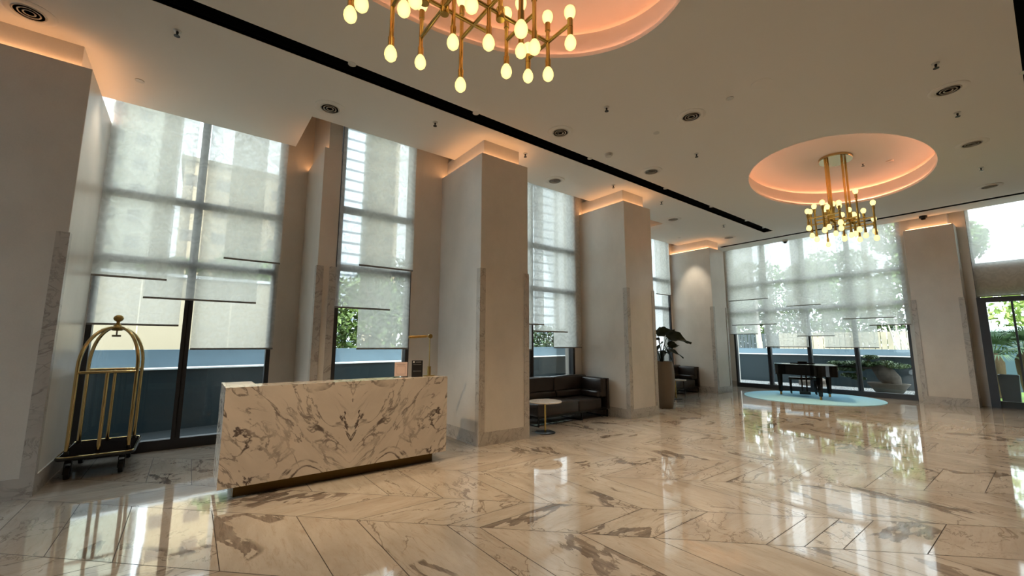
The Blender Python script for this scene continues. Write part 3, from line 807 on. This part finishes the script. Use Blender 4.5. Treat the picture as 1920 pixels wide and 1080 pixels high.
# ---------------------------------------------------------------- luggage cart
t = thing('luggage_cart', 'brass birdcage luggage cart with a black deck beside the left window', 'luggage cart', (-.79, 7.72, 0))
hw, hl, zd = .325, .52, .27
bm = bmesh.new(); add_box(bm, -hw, hw, -hl, hl, zd - .045, zd); bevel(bm, .02, 3); obj('deck', bm, M['carpet'], t, True)
rc = .07
loop = []
for cx, cy, a in ((hw - rc, hl - rc, 0), (-hw + rc, hl - rc, 90), (-hw + rc, -hl + rc, 180), (hw - rc, -hl + rc, 270)):
    for q in range(7): an = R(a + q * 15); loop.append((cx + (rc + .012) * cos(an), cy + (rc + .012) * sin(an), zd - .025))
bm = bmesh.new(); add_tube(bm, loop + loop[:2], .018, 8, False); obj('bumper', bm, M['rubber'], t, True)
bm = bmesh.new(); add_tube(bm, [(x, y, z + .022) for x, y, z in loop + loop[:2]], .007, 8, False); obj('deck_rim', bm, M['cart_brass'], t, True)
CB = M['cart_brass']; px_, py_ = .275, .36; zr = 1.23; zh = 1.80
for sx in (-1, 1):
    for sy in (-1, 1):
        pts = [(sx * px_, sy * py_, zd), (sx * px_, sy * py_, 1.30)]
        for q in range(1, 13):
            a = q / 12 * pi / 2
            pts.append((sx * (.02 + (px_ - .02) * cos(a)), sy * (.02 + (py_ - .02) * cos(a)), 1.30 + (zh - 1.30) * sin(a)))
        tube('corner_post', pts, .0205, CB, t, 12)
        lathe('post_socket', [(0, zd), (.026, zd), (.024, zd + .03), (.019, zd + .04), (0, zd + .04)], M['metal_black'], t, (sx * px_, sy * py_, 0), 16)
for sy in (-1, 1):
    tube('cross_rail', [(-px_, sy * py_, zr), (px_, sy * py_, zr)], .0185, CB, t)
    tube('middle_post', [(0, sy * py_, zd), (0, sy * py_, zr)], .0195, CB, t)
lathe('crown', [(0, 1.755), (.05, 1.76), (.07, 1.775), (.085, 1.79), (.085, 1.80), (.05, 1.82), (.03, 1.845), (.018, 1.86), (.018, 1.88), (0, 1.88)], M['dull_brass'], t)
lathe('finial', [(0, 1.875), (.022, 1.88), (.046, 1.90), (.054, 1.925), (.046, 1.95), (.022, 1.968), (0, 1.972)], M['dull_brass'], t)
bm = bmesh.new(); add_tube(bm, [(0, 0, 1.76), (0, 0, 1.70)], .010, 10); add_tube(bm, [(-.045, 0, 1.69), (.045, 0, 1.69)], .014, 10); obj('hanger_hook', bm, M['chrome'], t, True)
for sx in (-1, 1):
    for sy in (-1, 1):
        bm = bmesh.new(); x, y = sx * .235, sy * .42
        add_box(bm, x - .03, x + .03, y - .035, y + .035, .18, zd - .045)
        for e in (-1, 1): add_box(bm, x + e * .03 - .004, x + e * .03 + .004, y - .03, y + .03, .06, .19)
        c = obj('caster', bm, M['metal_black'], t)
        bm = bmesh.new(); add_tube(bm, [(x - .022, y, .075), (x + .022, y, .075)], .075, 24); obj('wheel', bm, M['rubber'], c, True)

# ---------------------------------------------------------------- sofas and side tables
def make_sofa():
    t = thing('sofa', 'black leather corner sofa between the two tall columns, nearest the desk', 'sofa', (7.52, 6.22, 0), 0, 'black leather sofas')
    L = M['leather']
    def cushion(name, x0, x1, y0, y1, z0, z1, bev=.035):
        bm = bmesh.new(); add_box(bm, x0, x1, y0, y1, z0, z1)
        bmesh.ops.subdivide_edges(bm, edges=list(bm.edges), cuts=3, use_grid_fill=True)
        cx, cy, cz = (x0 + x1) / 2, (y0 + y1) / 2, (z0 + z1) / 2; hx, hy, hz = (x1 - x0) / 2, (y1 - y0) / 2, (z1 - z0) / 2
        for v in bm.verts:
            u, vv, ww = (v.co.x - cx) / hx, (v.co.y - cy) / hy, (v.co.z - cz) / hz
            p = .016
            v.co.x += u * p * (1 - vv * vv) * (1 - ww * ww); v.co.y += vv * p * (1 - u * u) * (1 - ww * ww); v.co.z += ww * p * (1 - u * u) * (1 - vv * vv)
        es = [e for e in bm.edges if e.calc_face_angle(0) > .9]
        bmesh.ops.bevel(bm, geom=es, offset=bev, segments=3, affect='EDGES', profile=.5)
        return obj(name, bm, L, t, True)
    cushion('seat_cushion', -2.09, -.955, .02, .68, .185, .43); cushion('seat_cushion', -.945, -.235, .02, .68, .185, .42)
    cushion('back_cushion', -2.09, -1.10, .62, .80, .42, .875); cushion('back_cushion', -1.09, -.05, .62, .80, .42, .875)
    cushion('back_bolster', -2.08, -1.10, .54, .66, .42, .58, .05); cushion('back_bolster', -1.09, -.24, .54, .66, .42, .58, .05)
    cushion('arm_cushion', -.23, -.055, .03, .66, .42, .84); cushion('arm_bolster', -.34, -.20, .04, .60, .42, .57, .05)
    box('arm_panel', -.06, .0, .0, .83, .17, .835, L, t, .012); box('back_panel', -2.09, -.06, .79, .85, .17, .86, L, t, .012)
    box('base', -2.07, -.06, .04, .80, .15, .20, M['metal_black'], t)
    for x in (-2.06, -.86, -.04):
        bm = bmesh.new()
        add_box(bm, x - .012, x + .012, .03, .055, 0, .16); add_box(bm, x - .012, x + .012, .78, .805, 0, .16); add_box(bm, x - .012, x + .012, .03, .805, 0, .018)
        obj('leg', bm, M['metal_black'], t)
    return t
sofa1 = make_sofa()
sofa2 = copy_tree(sofa1); sofa2.location = (13.63, 7.44, 0); sofa2['label'] = 'black leather sofa behind the tall potted plant, far from the desk'
t = thing('side_table', 'round marble-topped side table on a gold pole before the near sofa', 'side table', (5.24, 5.83, 0), 0, 'round side tables by the sofas')
lathe('top', [(0, .535), (.29, .535), (.305, .54), (.305, .553), (.30, .558), (0, .558)], M['table_marble'], t, n=48)
lathe('pole', [(0, .01), (.016, .01), (.016, .535), (0, .535)], M['brass'], t, n=16)
lathe('foot_disc', [(0, 0), (.185, 0), (.185, .008), (.18, .012), (0, .012)], M['metal_black'], t, n=40)
t2 = copy_tree(t); t2.location = (11.42, 6.98, 0); t2['label'] = 'round side table mostly hidden behind the potted plant'

# ---------------------------------------------------------------- potted plant
t = thing('potted_plant', 'tall taupe planter with dark broad-leaved plant beyond the second column', 'plant', (9.66, 6.26, 0))
lathe('planter', [(0, 0), (.21, 0), (.225, .02), (.275, .30), (.30, .62), (.29, .92), (.262, 1.13), (.25, 1.155), (.235, 1.155), (.235, 1.08), (0, 1.08)], M['pot'], t, n=40)
lathe('soil', [(0, 1.06), (.234, 1.06), (.234, 1.10), (0, 1.105)], M['soil'], t, n=24)
def big_leaf(stem, tip_dir, size, droop, roll=0.0, wav=0.0):
    """stem: list of points; leaf starts at its end"""
    st = tube('leaf_stem', stem, [.013, .011, .009, .007][:len(stem)] if len(stem) <= 4 else .01, M['leaf_big'], t, 8)
    p = Vector(stem[-1]); d = Vector(tip_dir).normalized(); side = d.cross(Vector((0, 0, 1))).normalized(); up = side.cross(d)
    side = (Matrix.Rotation(roll, 3, d) @ side); up = side.cross(d)
    bm = bmesh.new(); n = 12; rows = []
    for i in range(n + 1):
        u = i / n
        wd = size * .31 * (sin(pi * min(1, u * 1.02 + .06) ** .75) ** .8) * (1 + .10 * sin(u * 25))
        if i == n: wd = .002
        c = p + d * (size * (u - .12)) - Vector((0, 0, 1)) * droop * size * u * u
        row = []
        for j in range(-3, 4):
            v = j / 3
            row.append(bm.verts.new(c + side * wd * v + up * (abs(v) * wd * .28 + wav * size * .05 * sin(9 * u + 3 * v))))
        rows.append(row)
    for a, b in zip(rows, rows[1:]):
        for k in range(6): bm.faces.new((a[k], a[k + 1], b[k + 1], b[k]))
    ext = bmesh.ops.extrude_face_region(bm, geom=list(bm.faces))
    for v in [g for g in ext['geom'] if isinstance(g, bmesh.types.BMVert)]: v.co.z -= .003
    return obj('leaf', bm, M['leaf_big'], t, True)
# leaves face the viewer's right (local +X -Y) and left; local z from the floor
rx = Vector((.793, -.609, 0))     # picture-right direction on the floor
def lf(x, z, dx, dz, size, droop, roll=0, depth=0.0):
    end = rx * x + Vector((.6, .79, 0)) * depth; e = (end.x, end.y, z)
    a = (rx * x * .08); m1 = rx * x * .45 + Vector((.6, .79, 0)) * depth * .4
    big_leaf([(a.x, a.y, 1.09), (m1.x * .6, m1.y * .6, 1.09 + (z - 1.09) * .55), (m1.x * 1.5, m1.y * 1.5, 1.09 + (z - 1.09) * .85), e],
             tuple(rx * dx + Vector((0, 0, dz)) + Vector((.6, .79, 0)) * depth * .5), size, droop, roll, 1)
lf(-.10, 1.86, 1, .26, .50, .04, .75, -.1)
lf(.14, 1.80, 1, -.22, .66, .10, .70, -.15)
lf(.28, 1.57, 1, -.02, .32, .05, 1.15, .2)
lf(.12, 1.42, 1, -.05, .40, .40, .35, -.2)
lf(-.10, 1.72, -1, -.05, .36, .25, -.4, -.1)
lf(-.04, 1.62, -.5, -.5, .34, .25, .2, -.2)
lf(.02, 1.52, .35, -.6, .30, .3, .1, -.22)
lf(-.16, 1.48, -1, -.1, .40, .3, .4, .15)
lf(-.26, 1.62, -1, .15, .42, .3, .3, .1)
lf(.08, 1.36, .7, .2, .26, .3, .6, .2)

# ---------------------------------------------------------------- rug, piano, bench
o = lathe('round_rug', [(0, .001), (1.74, .001), (1.74, .012), (1.72, .016), (0, .016)], M['rug'], n=96); o.location = (14.95, 4.72, 0)
tag(o, 'large round pale blue rug under the piano', 'rug')
PA = math.atan2(1.25, -.48)                      # keyboard line direction on the floor
t = thing('grand_piano', 'black lacquered baby grand piano on the pale blue rug', 'piano', (15.19, 4.925, .016), PA)
# local x: along the keyboard (+x treble), local y: toward the tail (rotated from x by +90 deg)
P = M['piano']
def rim_poly(o=0.0):
    pts = [(-.74 + o, -.22 + o), (.74 - o, -.22 + o), (.74 - o, .30)]
    for k in range(1, 13):
        u = k / 12
        x = .74 - o - (1.02) * (3 * u * u - 2 * u ** 3) * 1.0
        y = .30 + u * .86 * 1.0
        pts.append((x, y))
    for k in range(1, 9):
        a = k / 8 * pi / 2 * 1.0
        pts.append((-.28 - (.46 - o) * sin(a) , 1.16 + (.10 - o) * sin(a * 2)))
    return pts
bm = bmesh.new(); add_prism(bm, rim_poly(), .67, .955); obj('case', bm, P, t)
bm = bmesh.new(); add_prism(bm, [(x * 1.012, y * 1.012) for x, y in rim_poly()], .957, .978); obj('lid', bm, P, t)
bm = bmesh.new(); add_box(bm, -.74, .74, -.38, -.22, .62, .73); add_box(bm, -.74, -.66, -.38, -.22, .73, .86); add_box(bm, .66, .74, -.38, -.22, .73, .86); obj('key_bed', bm, P, t)
bm = bmesh.new(); add_box(bm, -.62, .62, -.37, -.23, .73, .745); obj('white_keys', bm, M['ledge'], t)
bm = bmesh.new(); add_box(bm, -.32, .32, -.06, -.03, .978, 1.0); add_box(bm, -.12, .12, -.06, -.045, 1.0, 1.045); obj('music_stand', bm, P, t)
for (x, y) in ((-.62, -.10), (.62, -.10), (-.32, .92)):
    bm = bmesh.new()
    add_lathe(bm, [(0, .09), (.045, .09), (.052, .12), (.075, .62), (.085, .67), (0, .67)], (x, y, 0), 4)
    l = obj('leg', bm, P, t)
    lathe('caster', [(0, 0), (.03, 0), (.03, .07), (.02, .09), (0, .09)], M['dull_brass'], l, (x, y, 0), 14)
bm = bmesh.new()
for x in (-.06, .06): add_box(bm, x - .02, x + .02, .02, .06, .12, .67)
add_box(bm, -.14, .14, -.01, .10, .05, .14)
l = obj('pedal_lyre', bm, P, t)
for x in (-.06, 0, .06): box('pedal', x - .012, x + .012, -.07, -.01, .075, .085, M['dull_brass'], l)
t = thing('piano_bench', 'black piano bench half hidden behind the piano', 'bench', (15.19 + .66 * sin(PA), 4.925 - .66 * cos(PA), .016), PA)
box('seat', -.38, .38, -.17, .17, .44, .52, M['piano'], t, .01)
for sx in (-1, 1):
    for sy in (-1, 1):
        bm = bmesh.new(); add_lathe(bm, [(0, 0), (.022, 0), (.034, .44), (0, .44)], (sx * .33, sy * .13, 0), 4); obj('leg', bm, P, t)

# ---------------------------------------------------------------- outside
bm = bmesh.new(); add_box(bm, -40, 90, YO + .3, 110, -.35, -.06); add_box(bm, XF + .3, 90, -40, YO + .3, -.35, -.06); add_box(bm, -60, X0 - .3, -40, YO + .3, -.35, -.06)
struct(obj('ground', bm, M['ground']))
def skew_box(bm, p0, p1, th, z0, z1):
    p0, p1 = Vector(p0), Vector(p1); d = (p1 - p0).normalized(); n = Vector((-d.y, d.x)) * th
    add_prism(bm, [tuple(p0), tuple(p1), tuple(p1 + n), tuple(p0 + n)], z0, z1)
A, Bc = (-7.0, 9.6), (21.2, 13.55)
t = thing('garden_wall', 'dark teal garden wall with a white ledge outside the desk windows', 'garden wall', (0, 0, 0))
bm = bmesh.new(); skew_box(bm, A, Bc, .45, -.06, 1.085); obj('wall_body', bm, M['teal'], t)
bm = bmesh.new(); skew_box(bm, (A[0], A[1] - .03), (Bc[0], Bc[1] - .03), .50, 1.085, 1.11); obj('ledge', bm, M['ledge'], t)['label'] = 'white ledge'
bm = bmesh.new(); skew_box(bm, (A[0], A[1] + .46), (Bc[0], Bc[1] + .46), .2, 1.0, 1.46); obj('upper_wall', bm, M['slate'], t)['label'] = 'slate blue upper wall'
t = thing('garden_wall', 'dark teal garden wall with a pale top outside the piano windows', 'garden wall', (0, 0, 0))
bm = bmesh.new(); skew_box(bm, (20.68, 13.0), (20.1, 1.9), .40, -.06, 1.14); obj('wall_body', bm, M['teal'], t)
bm = bmesh.new(); skew_box(bm, (20.65, 13.0), (20.07, 1.9), .45, 1.14, 1.17); obj('ledge', bm, M['ledge'], t)['label'] = 'white ledge'
bm = bmesh.new(); skew_box(bm, (21.13, 13.0), (20.55, 1.9), .2, 1.0, 1.40); obj('upper_wall', bm, M['slate'], t)['label'] = 'slate blue upper wall'
bm = bmesh.new(); add_box(bm, -.22, -.02, -.3, .3, 0, .55); o = obj('vent_box', bm, M['slate'], t); o.location = (20.53, 9.6, -.02)
t = thing('entrance_wall', 'pale blue wall behind the palms outside the glass door', 'garden wall', (0, 0, 0))
bm = bmesh.new(); skew_box(bm, (22.6, 1.8), (22.2, -9), .3, -.06, 2.05); obj('wall_body', bm, M['slate'], t)
bm = bmesh.new(); skew_box(bm, (22.5, 1.8), (22.1, -9), .45, 2.05, 2.22); obj('coping', bm, M['ledge'], t)['label'] = 'white coping'
# gravel strip with rocks
bm = bmesh.new(); add_prism(bm, [(XF + .35, 1.95), (20.0, 1.95), (20.0, 12.2), (XF + .35, 12.2)], -.06, -.005)
tag(obj('gravel', bm, M['gravel']), 'white gravel outside the piano windows', 'gravel', kind='stuff')
bm = bmesh.new(); add_box(bm, XF + 1.6, 22.1, -8, 1.85, -.06, .02)
tag(obj('lawn', bm, M['grass']), 'bright green lawn outside the glass door', 'grass', kind='stuff')
def rock(name, loc, s, label, m=M['stone']):
    bm = bmesh.new(); bmesh.ops.create_icosphere(bm, subdivisions=3, radius=1)
    rr = random.Random(hash(label) % 1000)
    ph = [rr.uniform(0, 6) for _ in range(6)]
    for v in bm.verts:
        k = 1 + .14 * sin(3 * v.co.x + ph[0]) + .12 * sin(4 * v.co.y + ph[1]) + .10 * sin(5 * v.co.z + ph[2])
        v.co = Vector((v.co.x * s[0], v.co.y * s[1], max(v.co.z, -.35) * s[2])) * k
    o = obj(name, bm, m, None, True, loc); return o
tag(rock('garden_rock', (19.4, 6.0, .07), (.3, .42, .22), 'a'), 'rounded grey garden rock behind the piano legs', 'rock')
# fence of vertical boards, broad gap where it is dark
t = thing('board_fence', 'pale vertical board fence above the garden wall, behind the bonsai', 'fence', (25.6, 7.0, 0))
bm = bmesh.new()
y = -4.2
while y < 2.3: add_box(bm, -.02, .02, y, y + .20, .9, 2.18); y += .225
obj('board_panel', bm, M['fence_wood'], t)
for y in (-4.2, -1, 2.2): box('post', .02, .10, y, y + .1, -.06, 2.1, M['bark'], t)
t = thing('board_fence', 'dark vertical board fence at the left of the piano window', 'fence', (26.4, 11.0, 0))
bm = bmesh.new(); y = -1.5
while y < 4.4: add_box(bm, -.02, .02, y, y + .17, .9, 2.20); y += .20
obj('board_panel', bm, M['fence_dark'], t)
for y in (-1.4, 1.5, 4.2): box('post', .02, .10, y, y + .1, -.06, 2.1, M['bark'], t)

# plants made of many small leaf faces
def leaf_mass(bm, c, rad, n, size, rr, flat=.0, shell=.55):
    c = Vector(c)
    for _ in range(n):
        d = Vector((rr.gauss(0, 1), rr.gauss(0, 1), rr.gauss(0, 1))).normalized()
        q = (shell + (1 - shell) * rr.random()) ** .6
        p = c + Vector((d.x * rad[0], d.y * rad[1], d.z * rad[2])) * q
        a = Vector((rr.gauss(0, 1), rr.gauss(0, 1), rr.gauss(0, 1) * (1 - flat))).normalized(); b = a.orthogonal().normalized()
        b = (Matrix.Rotation(rr.uniform(0, 6.28), 3, a) @ b)
        s_ = size * rr.uniform(.6, 1.3)
        vs = [bm.verts.new(p + v) for v in (a * s_, b * s_ * .45, -a * s_, -b * s_ * .45)]
        bm.faces.new(vs)
def tree(loc, h, blobs, label, seed, m=M['leaf'], size=.16, n=900, trunk_r=.12, bark=M['bark'], name='garden_tree', cat='tree'):
    rr = random.Random(seed)
    t = thing(name, label, cat, loc, 0, 'trees beyond the garden walls' if name == 'garden_tree' else None)
    bm = bmesh.new(); add_tube(bm, [(0, 0, -.1), (.05, .02, h * .3), (-.04, .05, h * .6), (.05, 0, h * .85)], [trunk_r, trunk_r * .85, trunk_r * .6, trunk_r * .3], 10)
    for k in range(5):
        a = rr.uniform(0, 6.28); z = h * rr.uniform(.45, .7)
        add_tube(bm, [(0, 0, z), (cos(a) * h * .12, sin(a) * h * .12, z + h * .1), (cos(a) * h * .2, sin(a) * h * .2, z + h * .22)], [trunk_r * .5, trunk_r * .3, trunk_r * .12], 7)
    obj('trunk', bm, bark, t, True)
    bm = bmesh.new()
    for (x, y, z, r, rz_) in blobs: leaf_mass(bm, (x, y, z), (r, r, rz_), n, size, rr)
    obj('foliage', bm, m, t)
    return t
def ball(h, s, rr):
    out = [(0, 0, h * .8, s, s * .8)]
    for k in range(5):
        a = k * 1.26 + rr.random(); out.append((cos(a) * s * .8, sin(a) * s * .8, h * rr.uniform(.5, .85), s * .75, s * .6))
    return out
rr = random.Random(5)
for (x, y, h, s_, m_, lab) in ((3.4, 25.5, 6.4, 1.9, M['leaf'], 'bright green tree seen high in the narrow window behind the desk'),
                              (9.6, 24.0, 6.6, 1.9, M['leaf_dark'], 'dark green tree right in the narrow window behind the desk'),
                              (-.7, 29.0, 6.6, 1.3, M['leaf'], 'tree above the cream building, behind the mullion over the cart'),
                              (-5.6, 29.0, 6.4, 1.5, M['leaf_dark'], 'dark tree above the cream building beside the leftmost column'),
                              (15.5, 24.0, 6.4, 1.8, M['leaf'], 'tree behind the blinds over the near sofa'),
                              (33.0, 16.0, 7.6, 1.9, M['leaf_dark'], 'dark tree behind the left part of the piano window'),
                              (35.5, 9.6, 8.4, 1.9, M['leaf'], 'green tree behind the blinds above the piano'),
                              (33.0, 4.1, 9.4, 1.7, M['leaf'], 'tall green tree behind the far chandelier and blinds'),
                              (32.5, -2.4, 9.0, 1.9, M['leaf'], 'tall tree above the entrance wall, right of the wide column'),
                              (33.5, -8.8, 9.4, 1.9, M['leaf'], 'tall tree at the right edge outside the door')):
    tree((x, y, 0), h, ball(h, s_, rr), lab, int(x * 10) + 3, m_)
# hedges
def hedge(x0, y0, x1, y1, n, rad, z, dens, size, m, label, seed, name='hedge', cat='hedge'):
    t = thing(name, label, cat, ((x0 + x1) / 2, (y0 + y1) / 2, 0)); rr = random.Random(seed)
    bm = bmesh.new()
    for k in range(n):
        u = k / max(1, n - 1) - .5
        leaf_mass(bm, ((x1 - x0) * u, (y1 - y0) * u, z), rad, dens, size, rr)
    obj('foliage', bm, m, t)
    bm = bmesh.new()
    for k in range(n):
        u = k / max(1, n - 1) - .5; px, py = (x1 - x0) * u, (y1 - y0) * u
        add_tube(bm, [(px, py, -.08), (px + .05, py, z * .5), (px, py + .05, z)], [.06, .05, .02], 7)
    obj('stems', bm, M['bark'], t)
hedge(10.6, 14.1, 15.6, 14.8, 9, (.6, .5, 1.25), 1.3, 800, .085, M['leaf_dark'], 'clipped dark green hedge seen above the near sofa', 8)
hedge(16.8, 15.4, 22.2, 16.4, 9, (.7, .6, 1.5), 1.55, 700, .10, M['leaf'], 'green hedge seen behind the potted plant', 21)
hedge(3.0, 15.2, 6.2, 16.0, 6, (.7, .6, 2.1), 2.0, 900, .13, M['leaf'], 'leafy green bushes behind the wall in the narrow window behind the desk', 12, 'bush_row', 'bushes')
hedge(27.6, 2.6, 28.2, 13.6, 13, (1.0, .85, 2.6), 2.7, 1000, .14, M['leaf'], 'dense green hedge behind the fences outside the piano window', 15)
hedge(24.6, -7.0, 24.8, 1.3, 10, (.8, .75, 2.0), 2.35, 700, .13, M['leaf_lime'], 'tall lime green bushes behind the pale blue entrance wall', 18)
# slender bare trunks
t = thing('garden_tree', 'straight pale trunk before the dark fence', 'tree', (24.9, 10.0, 0), 0, 'trees beyond the garden walls')
bm = bmesh.new(); add_tube(bm, [(0, 0, -.1), (.03, .04, 1.5), (0, .1, 3.0), (.05, .05, 4.6)], [.16, .14, .12, .09], 12); obj('trunk', bm, M['bark_pale'], t, True)
bm = bmesh.new(); leaf_mass(bm, (0, 0, 5.2), (1.5, 1.5, 1.0), 900, .14, rr); obj('foliage', bm, M['leaf'], t)
t = thing('garden_tree', 'slender forked bare tree before the pale fence', 'tree', (24.9, 4.25, 0), 0, 'trees beyond the garden walls')
bm = bmesh.new()
for pts, r in (([(0, 0, 0), (0, .02, 1.2), (0, .22, 1.75), (0, .36, 2.6), (0, .45, 4)], .045), ([(0, -.12, 0), (0, -.15, 1.5), (0, .06, 2.1), (0, .16, 3.0)], .04), ([(0, -.15, 1.5), (0, -.34, 2.2), (0, -.32, 3.4)], .035), ([(0, .22, 1.75), (0, .05, 2.4), (0, .0, 3.2)], .025)):
    add_tube(bm, pts, [r * (1 - .12 * i) for i in range(len(pts))], 8)
obj('trunk', bm, M['bark_pale'], t, True)
bm = bmesh.new(); leaf_mass(bm, (0, .1, 4.1), (1.1, 1.1, .9), 500, .12, rr); obj('foliage', bm, M['leaf'], t)

# bonsai in its stone tray
t = thing('bonsai', 'large bonsai pine with flat green pads in a stone tray outside the window', 'bonsai', (18.35, 3.55, -.005))
bm = bmesh.new(); add_lathe(bm, [(0, 0), (.30, 0), (.36, .04), (.46, .20), (.53, .29), (.55, .31), (.55, .335), (.51, .335), (.48, .27), (0, .27)], n=40, sx=.62, sy=1.0); obj('stone_tray', bm, M['stonepot'], t, True)
bm = bmesh.new(); add_tube(bm, [(0, -.15, .26), (0, -.10, .42), (.02, .03, .60), (.03, .22, .80), (0, .38, .90)], [.20, .26, .27, .19, .08], 14)
add_tube(bm, [(0, .30, .84), (-.05, .65, .80), (-.05, 1.0, .84), (-.05, 1.35, .80)], [.07, .055, .04, .02], 9)
add_tube(bm, [(0, .35, .88), (0, .45, 1.05), (0, .40, 1.16)], [.05, .04, .02], 8)
add_tube(bm, [(0, .6, .80), (-.05, .8, .62), (-.05, 1.0, .52)], [.04, .03, .015], 8)
add_tube(bm, [(0, .12, .78), (0, -.15, .90), (0, -.35, .86)], [.06, .04, .02], 8)
obj('trunk', bm, M['stone'], t, True)
rr = random.Random(2)
for (y, z, r, h) in ((-.28, .90, .34, .09), (.05, .98, .30, .09), (.38, 1.17, .22, .07), (.62, .98, .28, .09), (.98, .93, .28, .09), (1.36, .93, .26, .09), (.86, .74, .30, .07), (1.16, .74, .26, .06), (.98, .54, .28, .07), (.75, .44, .20, .05), (.4, .92, .25, .08)):
    bm = bmesh.new(); leaf_mass(bm, (0, y, z), (r, r, h), 900, .035, rr, 0, .3); obj('needle_pad', bm, M['pine'], t)
for k, (x, y, sz, lab) in enumerate(((18.0, 6.9, .10, 'small rock lying on the gravel at the left of the piano'), (18.3, 2.78, .12, 'small rock on the gravel right of the bonsai tray'))):
    tag(rock('garden_rock', (x, y, .03), (sz, sz * 1.4, sz * .8), lab), lab, 'rock')

# palms and planter outside the entrance
t = thing('square_planter', 'tall dark square planter outside the glass door', 'planter', (17.35, .90, -.06))
bm = bmesh.new()
add_prism(bm, [(-.15, -.15), (.15, -.15), (.15, .15), (-.15, .15)], 0, .04)
lo = [(-.155, -.155), (.155, -.155), (.155, .155), (-.155, .155)]; hi = [(x * 1.2, y * 1.2) for x, y in lo]
v0 = [bm.verts.new((x, y, .04)) for x, y in lo]; v1 = [bm.verts.new((x, y, .86)) for x, y in hi]; v2 = [bm.verts.new((x * .86, y * .86, .86)) for x, y in hi]; v3 = [bm.verts.new((x * .82, y * .82, .78)) for x, y in hi]
for a, b in ((v0, v1), (v1, v2), (v2, v3)):
    for k in range(4): bm.faces.new((a[k], a[(k + 1) % 4], b[(k + 1) % 4], b[k]))
obj('planter_body', bm, M['darkpot'], t)
bm = bmesh.new(); add_prism(bm, [(x * .95, y * .95) for x, y in lo], .70, .80); obj('soil', bm, M['soil'], t)
def palm(loc, h, label, seed):
    rr = random.Random(seed)
    t = thing('fan_palm', label, 'palm', loc, 0, 'fan palms outside the door')
    bm = bmesh.new()
    add_tube(bm, [(0, 0, .0), (0, .02, h * .3), (.02, 0, h * .55), (0, 0, h * .8), (0, 0, h)], [.10, .13, .19, .20, .08], 14)
    obj('trunk', bm, M['fiber'], t, True)
    for k in range(15):
        az = k * 2.4 + rr.uniform(-.2, .2); el = rr.uniform(-.15, 1.2)
        d = Vector((cos(az) * cos(el), sin(az) * cos(el), sin(el)))
        L_ = rr.uniform(.35, .5); c = Vector((0, 0, h)) + d * L_
        bm = bmesh.new(); add_tube(bm, [(0, 0, h - .05), tuple(c)], .010, 6)
        side = d.cross(Vector((0, 0, 1))); side = side.normalized() if side.length > .01 else Vector((1, 0, 0)); up = side.cross(d)
        for q in range(-9, 10):
            a = q / 9 * 1.75; e = d * cos(a) + side * sin(a); ln = rr.uniform(.42, .55) * (1 - .15 * abs(q) / 9)
            wv = e.cross(up).normalized() * .018
            m_ = c + e * ln * .55 + up * .02; tp = c + e * ln - Vector((0, 0, .07 + .08 * rr.random()))
            vs = [bm.verts.new(p) for p in (c + wv * .3, m_ + wv, tp, m_ - wv, c - wv * .3)]
            bm.faces.new(vs)
        obj('frond', bm, M['palm'], t)
    return t
palm((19.2, 1.22, .03), 1.30, 'fan palm directly behind the dark planter, left of the pair', 4)
palm((19.7, .66, .03), 1.40, 'fan palm at the right edge of the glass door', 9)

# buildings
t = thing('cream_building', 'sunlit cream garden building behind the low wall at the left', 'building', (-3.2, 20.5, 0))
box('wall_body', -12, 6.4, 0, .4, -.06, 4.1, M['cream'], t); box('coping', -12.1, 6.5, -.06, .45, 4.1, 4.22, M['ledge'], t)
for x in (-2.0, 1.6, 4.4): box('pilaster_line', x, x + .04, -.012, 0, .0, 4.1, M['fence_wood'], t)
t = thing('apartment_block', 'cream apartment block above the trees, right pane over the cart', 'building', (1.0, 62, 0))
box('walls', -3.2, 10.5, 0, 10, -.06, 23.5, M['block'], t); box('roof', -3.6, 10.9, -.4, 10.4, 23.5, 24.0, M['cream'], t)
t = thing('office_tower', 'pale tower with window grid behind the blinds at the far left', 'building', (-12.0, 66, 0))
box('walls', -6.5, 8.2, 0, 14, -.06, 48, M['tower_grey'], t)
t = thing('office_tower', 'white tower with thin horizontal bands in the narrow window behind the desk', 'building', (17.2, 62, 0))
box('walls', -3.2, 2.6, 0, 12, -.06, 52, M['tower'], t); box('flank', 2.6, 8.0, 1.5, 12, -.06, 50, M['block'], t)
t = thing('apartment_block', 'banded apartment block behind the blinds over the near sofa', 'building', (47.0, 56, 0))
box('walls', -7, 7, 0, 12, -.06, 40, M['tower'], t)
